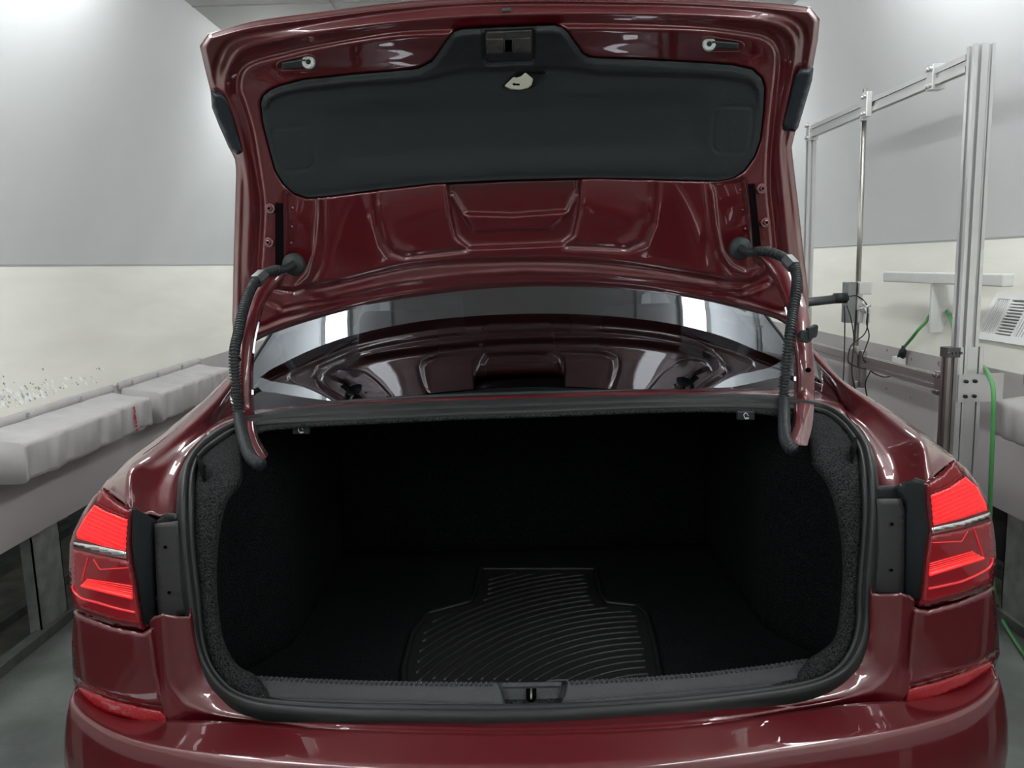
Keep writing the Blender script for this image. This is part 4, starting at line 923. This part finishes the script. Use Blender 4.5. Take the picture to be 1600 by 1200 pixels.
# slot with ring and dark buffer, both sides
for side, c, e in (('L', (482, 97), (441, 103)), ('R', (1108, 69), (1154, 72))):
    dx, dy = e[0]-c[0], e[1]-c[1]; ln = math.hypot(dx, dy); dx /= ln; dy /= ln; nx, ny = -dy, dx
    st = []
    for a in np.linspace(-math.pi/2, math.pi/2, 9): st.append((e[0]+8*(dx*math.cos(a)+nx*math.sin(a)), e[1]+8*(dy*math.cos(a)+ny*math.sin(a))))
    for a in np.linspace(math.pi/2, 3*math.pi/2, 9): st.append((c[0]+12*(dx*math.cos(a)+nx*math.sin(a)), c[1]+12*(dy*math.cos(a)+ny*math.sin(a))))
    sl = MB().tube(np.array(Lp(st+st[:1], -.014)), .0028, 8, cap=False).obj('access_slot', PAINT, lid)
    buf = [(c[0]+4*dx+8*nx, c[1]+4*dy+8*ny), (e[0]+7*nx, e[1]+7*ny), (e[0]+6*dx+3*nx, e[1]+6*dy+3*ny), (e[0]+6*dx-4*nx, e[1]+6*dy-4*ny), (e[0]-7*nx, e[1]-7*ny), (c[0]+4*dx-8*nx, c[1]+4*dy-8*ny)]
    b_ = MB().hexa([*Lp([buf[0], buf[1], buf[4], buf[5]], -.006)], [*Lp([(buf[0][0]*.8+buf[5][0]*.2, buf[0][1]*.8+buf[5][1]*.2), (buf[1][0]*.8+buf[4][0]*.2, buf[1][1]*.8+buf[4][1]*.2), (buf[4][0]*.8+buf[1][0]*.2, buf[4][1]*.8+buf[1][1]*.2), (buf[5][0]*.8+buf[0][0]*.2, buf[5][1]*.8+buf[0][1]*.2)], -.028)])
    b_.obj('dark_buffer', mat('blue_grey_plastic', (.05, .065, .07), .4) if 'blue_grey_plastic' not in bpy.data.materials else bpy.data.materials['blue_grey_plastic'], sl, smooth=False, bevel=.003)
    cc_ = L(c[0], c[1], -.026); ring = [cc_+np.array([.0105*math.cos(a), 0, .0105*math.sin(a)]) for a in np.linspace(0, 2*math.pi, 29)]
    MB().tube(ring, .0052, 10, cap=False).obj('white_ring', GLOWW, sl)
    MB().cyl(cc_+np.array([0, .012, 0]), cc_+np.array([0, .0, 0]), .011, 20).obj('bolt', mat('zinc', (.35, .38, .38), .4, .7) if 'zinc' not in bpy.data.materials else bpy.data.materials['zinc'], sl)
    MB().cyl(cc_+np.array([0, .002, 0]), cc_+np.array([0, -.003, 0]), .0055, 16).obj('bolt_socket', BLK, sl)
# dark corner pieces (lamp end covers) on the sides
for o_ in ([(329, 142), (347, 145), (358, 156), (366, 181), (374, 212), (382, 238), (370, 242), (358, 232), (342, 196), (331, 168)], [(1271, 107), (1250, 106), (1241, 118), (1237, 134), (1229, 165), (1221, 195), (1224, 204), (1242, 206), (1247, 200), (1258, 163), (1269, 125)]):
    patch('lamp_end_cover', o_, lambda u, v, o: L(u, v, o-.014), 5, mat('blue_black_cover', (.016, .022, .030), .4) if 'blue_black_cover' not in bpy.data.materials else bpy.data.materials['blue_black_cover'], lid, lambda q, o_=o_: .012*(1-sm(dist(q, o_, True)/4)), solid=.03)
# grey plug at top centre
MB().prism(Lp([(784, 12), (798, 11.5), (799, 17), (785, 18)], -.012), (0, .004, 0)).obj('drain_plug', mat('grey_plug', (.06, .08, .085), .6), lid, smooth=False, bevel=.001)
# hinge bracket slots and bolts on the lid
for quad, bolts in (([(430, 317), (442, 318), (443, 414), (430, 414)], [(422, 326), (420, 379)]), ([(1169, 288), (1179, 287), (1189, 384), (1178, 385)], [(1190, 295), (1196, 348)])):
    o = MB().prism(Lp(quad, -.0185), (0, .006, 0)).obj('hinge_slot', mat('slot_dark', (.006, .003, .004), .9, spec=.1) if 'slot_dark' not in bpy.data.materials else bpy.data.materials['slot_dark'], lid, smooth=False)
    for u, v in bolts:
        c = L(u, v, -.024); mb = MB(); mb.cyl(c+np.array([0, .012, 0]), c+np.array([0, -.003, 0]), .0135, 24); mb.cyl(c+np.array([0, -.003, 0]), c+np.array([0, -.011, 0]), .008, 6, .0075); mb.obj('hinge_bolt', PAINT, lid, smooth=False, bevel=.001)
        MB().cyl(c+np.array([0, -.009, 0]), c+np.array([0, -.0115, 0]), .0035, 12).obj('bolt_recess', BLACKHOLE, lid)
for u, v in ((457, 325), (456, 354), (455, 380), (1157, 297), (1161, 328), (1165, 358)):
    c = L(u, v, -.006); MB().tube([c+np.array([0, .004, 0]), c, c+np.array([0, -.003, 0])], [.0055, .0050, .002], 12).obj('spot_weld', PAINT, lid)

# hinge arms (box section, red); they pass in front of the seal and dip into the trunk
def infront(q, gap):
    q = np.array(q); y = np.array([min(c, G(a, b)[1]-gap) if b > 610 else c for a, b, c in q])
    for _ in range(max(2, len(y)//22)): y[1:-1] = np.minimum(y[1:-1], (y[:-2]+y[1:-1]*2+y[2:])/4)
    q[:, 2] = y; return q
def arm(inner, outer, Ys, name='hinge_arm'):
    a, b = spl([(u, v, y) for (u, v), y in zip(inner, Ys)], 60), spl([(u, v, y) for (u, v), y in zip(outer, Ys)], 60)
    a, b = infront(a, .042), infront(b, .042)
    A = np.array([P(*q) for q in a]); B = np.array([P(*q) for q in b]); d = np.array([0, .026, 0])
    C1 = A*.88+B*.12-np.array([0, .008, 0]); C2 = A*.12+B*.88-np.array([0, .008, 0])
    rows = [A+d, A, C1, C2, B, B+d]; mb = MB().grid(np.array(rows), close_u=True, flip=False)
    return mb.obj(name, PAINT, car)
YsA = [2.17, 2.13, 2.08, 2.01, 1.95, 1.92, 1.91, 1.91, 1.93]
armL = arm([(445, 428), (426, 450), (411, 473), (402, 500), (393, 545), (391, 590), (392, 640), (397, 684), (414, 716)], [(424, 416), (404, 440), (388, 463), (380, 495), (370, 540), (368, 590), (370, 640), (376, 690), (398, 724)], YsA)
armR = arm([(1178, 392), (1205, 424), (1222, 455), (1234, 492), (1241, 530), (1246, 576), (1246, 632), (1245, 662), (1232, 694)], [(1204, 384), (1232, 412), (1250, 450), (1263, 485), (1268, 530), (1272, 572), (1273, 620), (1270, 662), (1262, 695)], YsA)
for ao, (u, v) in ((armL, (373, 562)), (armR, (1263, 578))): c = P(u, v, 1.905); MB().cyl(c+np.array([0, -.004, 0]), c+np.array([0, .002, 0]), .0055, 16).obj('arm_hole', BLACKHOLE, ao)
# black clip on the right arm
mb = MB(); mb.prism([P(u, v, 1.88) for u, v in ((1263, 513), (1272, 510), (1277, 507), (1279, 510), (1278, 522), (1276, 527), (1264, 531))], (0, .02, 0)); c = P(1259, 526, 1.89); mb.cyl(c+np.array([0, -.006, 0]), c+np.array([0, .02, 0]), .015, 20)
lab(mb.obj('buffer_clip', BLK, armR, smooth=False, bevel=.002), 'black rubber clip')
# corrugated sleeves with grommets and clips
def sleeve(pts, gr, clip, key):
    q = infront(spl(pts, 1300), .05); p3 = np.array([P(*a) for a in q]); s_ = np.concatenate([[0], np.cumsum(np.linalg.norm(np.diff(p3, axis=0), axis=1))])
    ribs = .0104+.0020*np.sign(np.sin(s_*2*math.pi/.0075))*sm((s_-.05)/.01)+.0008
    o = MB().tube(p3, ribs, 16).obj('wiring_sleeve', BLK, car)
    lab(o, 'black corrugated wiring sleeve')
    c = P(*gr); prof = [(.0, -.018), (.013, -.021), (.020, -.013), (.027, -.011), (.030, -.005), (.031, .006)]
    g_ = [[c+np.array([r*math.cos(a), dy, r*math.sin(a)]) for r, dy in prof] for a in np.linspace(0, 2*math.pi, 37)[:-1]]
    MB().grid(g_, close_u=True, flip=True).obj('grommet', mat('green_black_rubber', (.022, .032, .030), .6) if 'green_black_rubber' not in bpy.data.materials else bpy.data.materials['green_black_rubber'], o)
    i = int(clip*2.32); MB().tube([p3[i-32], p3[i+32]], .0175, 6).obj('sleeve_clip', mat('clip_grey', (.09, .095, .10), .35) if 'clip_grey' not in bpy.data.materials else bpy.data.materials['clip_grey'], o, smooth=False)
    return o
sleeve([(459, 413, 2.19), (447, 420, 2.165), (432, 422, 2.14), (418, 426, 2.11), (405, 434, 2.07), (395, 447, 2.04), (387, 464, 2.01), (379, 490, 1.97), (373, 518, 1.935), (367, 545, 1.90), (366, 565, 1.89), (368, 590, 1.885), (370, 615, 1.88), (372, 640, 1.88), (376, 668, 1.885), (384, 697, 1.89), (393, 716, 1.90), (407, 726, 1.93)], (459, 413, 2.215), 110, 'L')
sleeve([(1157, 388, 2.18), (1170, 394, 2.155), (1187, 393, 2.13), (1203, 394, 2.10), (1219, 400, 2.07), (1234, 409, 2.04), (1244, 426, 2.01), (1244, 455, 1.97), (1239, 487, 1.94), (1235, 520, 1.90), (1230, 555, 1.89), (1227, 585, 1.885), (1225, 620, 1.88), (1225, 655, 1.88), (1227, 684, 1.89), (1234, 699, 1.91), (1242, 703, 1.94)], (1157, 388, 2.205), 150, 'R')

# seat release handles under the shelf, each with a small symbol
for u, v in ((470, 672), (1166, 650)):
    y = 1.83; o = MB().prism([P(u+a*13.5, v+b*6.5, y) for a, b in ((-1, -1), (1, -1), (1, 1), (-1, 1))], (0, .015, 0)).obj('seat_release_lever', BLK, car, smooth=False, bevel=.002)
    lab(o, 'small black lever with a white folding seat symbol')
    mb = MB()
    mb.tube(np.array([P(u+a, v+b, y-.001) for a, b in ((-2.5, 3), (-3.2, 1), (-4, -2), (-1, -5), (1, -4), (3.5, 0))]), .0009, 6)
    mb.tube(np.array([P(u+a, v+b, y-.001) for a, b in ((-1.5, 3.2), (-2, 4.6), (3.6, 4.4), (3.9, 3), (-1.5, 3.2))]), .0008, 6)
    mb.obj('folding_seat_symbol', SYMB, o)

# ------------------------------------------------------------------ floor mats in the trunk
MATP = [(632, 1068), (630, 1040), (645, 985), (668, 955), (735, 937), (742, 925), (752, 886), (930, 886), (938, 925), (948, 938), (995, 943), (1010, 955), (1022, 1000), (1034, 1068)]
MZ = .582
def matfn(u, v, o): return Pz(u, v, MZ-o)
def toxy(pts, z): return np.array([Pz(u, v, z)[:2] for u, v in pts])
def floor_mat(outline, z, label, arcs, name='floor_mat', ribs=True, extra=1.72):
    xy = toxy(outline, z)
    near = xy[[0, -1]]; 
    t = empty(name, (xy[:, 0].mean(), xy[:, 1].mean(), z-.02), label, 'floor mat', 'rubber floor mats in the trunk')
    ring = [np.array([a, b, z-.022]) for a, b in xy]; base = MB().prism(ring, (0, 0, .012)).obj('mat_base', MATR, t, smooth=False)
    d = dens(xy, .01); MB().tube([(a, b, z-.006) for a, b in np.vstack([d, d[:1]])], .0055, 8, cap=False).obj('raised_rim', MATR, t)
    if ribs:
        c = np.array([xy[:, 0].max()-.04, xy[:, 1].min()-.30]); inner = xy*1.0; cen = xy.mean(0)
        mb = MB()
        for r in np.arange(.12, 1.35, .024):
            run = []
            for a in np.linspace(math.pi*.42, math.pi*1.02, 110):
                p = c+r*np.array([math.cos(a), math.sin(a)*1.25])
                ok = inpoly(p[None], xy)[0] and dist(p[None], xy, True)[0] > .024
                if ok: run.append((p[0], p[1], z-.010))
                else:
                    if len(run) > 3: mb.tube(run, .0048, 6)
                    run = []
            if len(run) > 3: mb.tube(run, .0048, 6)
        mb.obj('raised_ribs', MATR, t)
    return t
floor_mat(MATP, MZ, 'ribbed black rubber mat lying uppermost on the trunk floor', True)
M2 = [(700, 1068), (712, 960), (742, 925), (748, 868), (905, 862), (925, 884), (952, 930), (1005, 948), (1030, 1000), (1058, 1068)]
floor_mat(M2, MZ-.019, 'black rubber mat half hidden under the uppermost ribbed mat in the trunk', False, ribs=False)
t2 = [o for o in bpy.data.objects if o.name.startswith('floor_mat') and o.type == 'EMPTY'][-1]
mb = MB()
for k_ in range(22): mb.tube([Pz(765+k_*6.3, 884, MZ-.026), Pz(767+k_*6.0, 868, MZ-.026)], .003, 6)
mb.obj('short_ribs', MATR, t2)
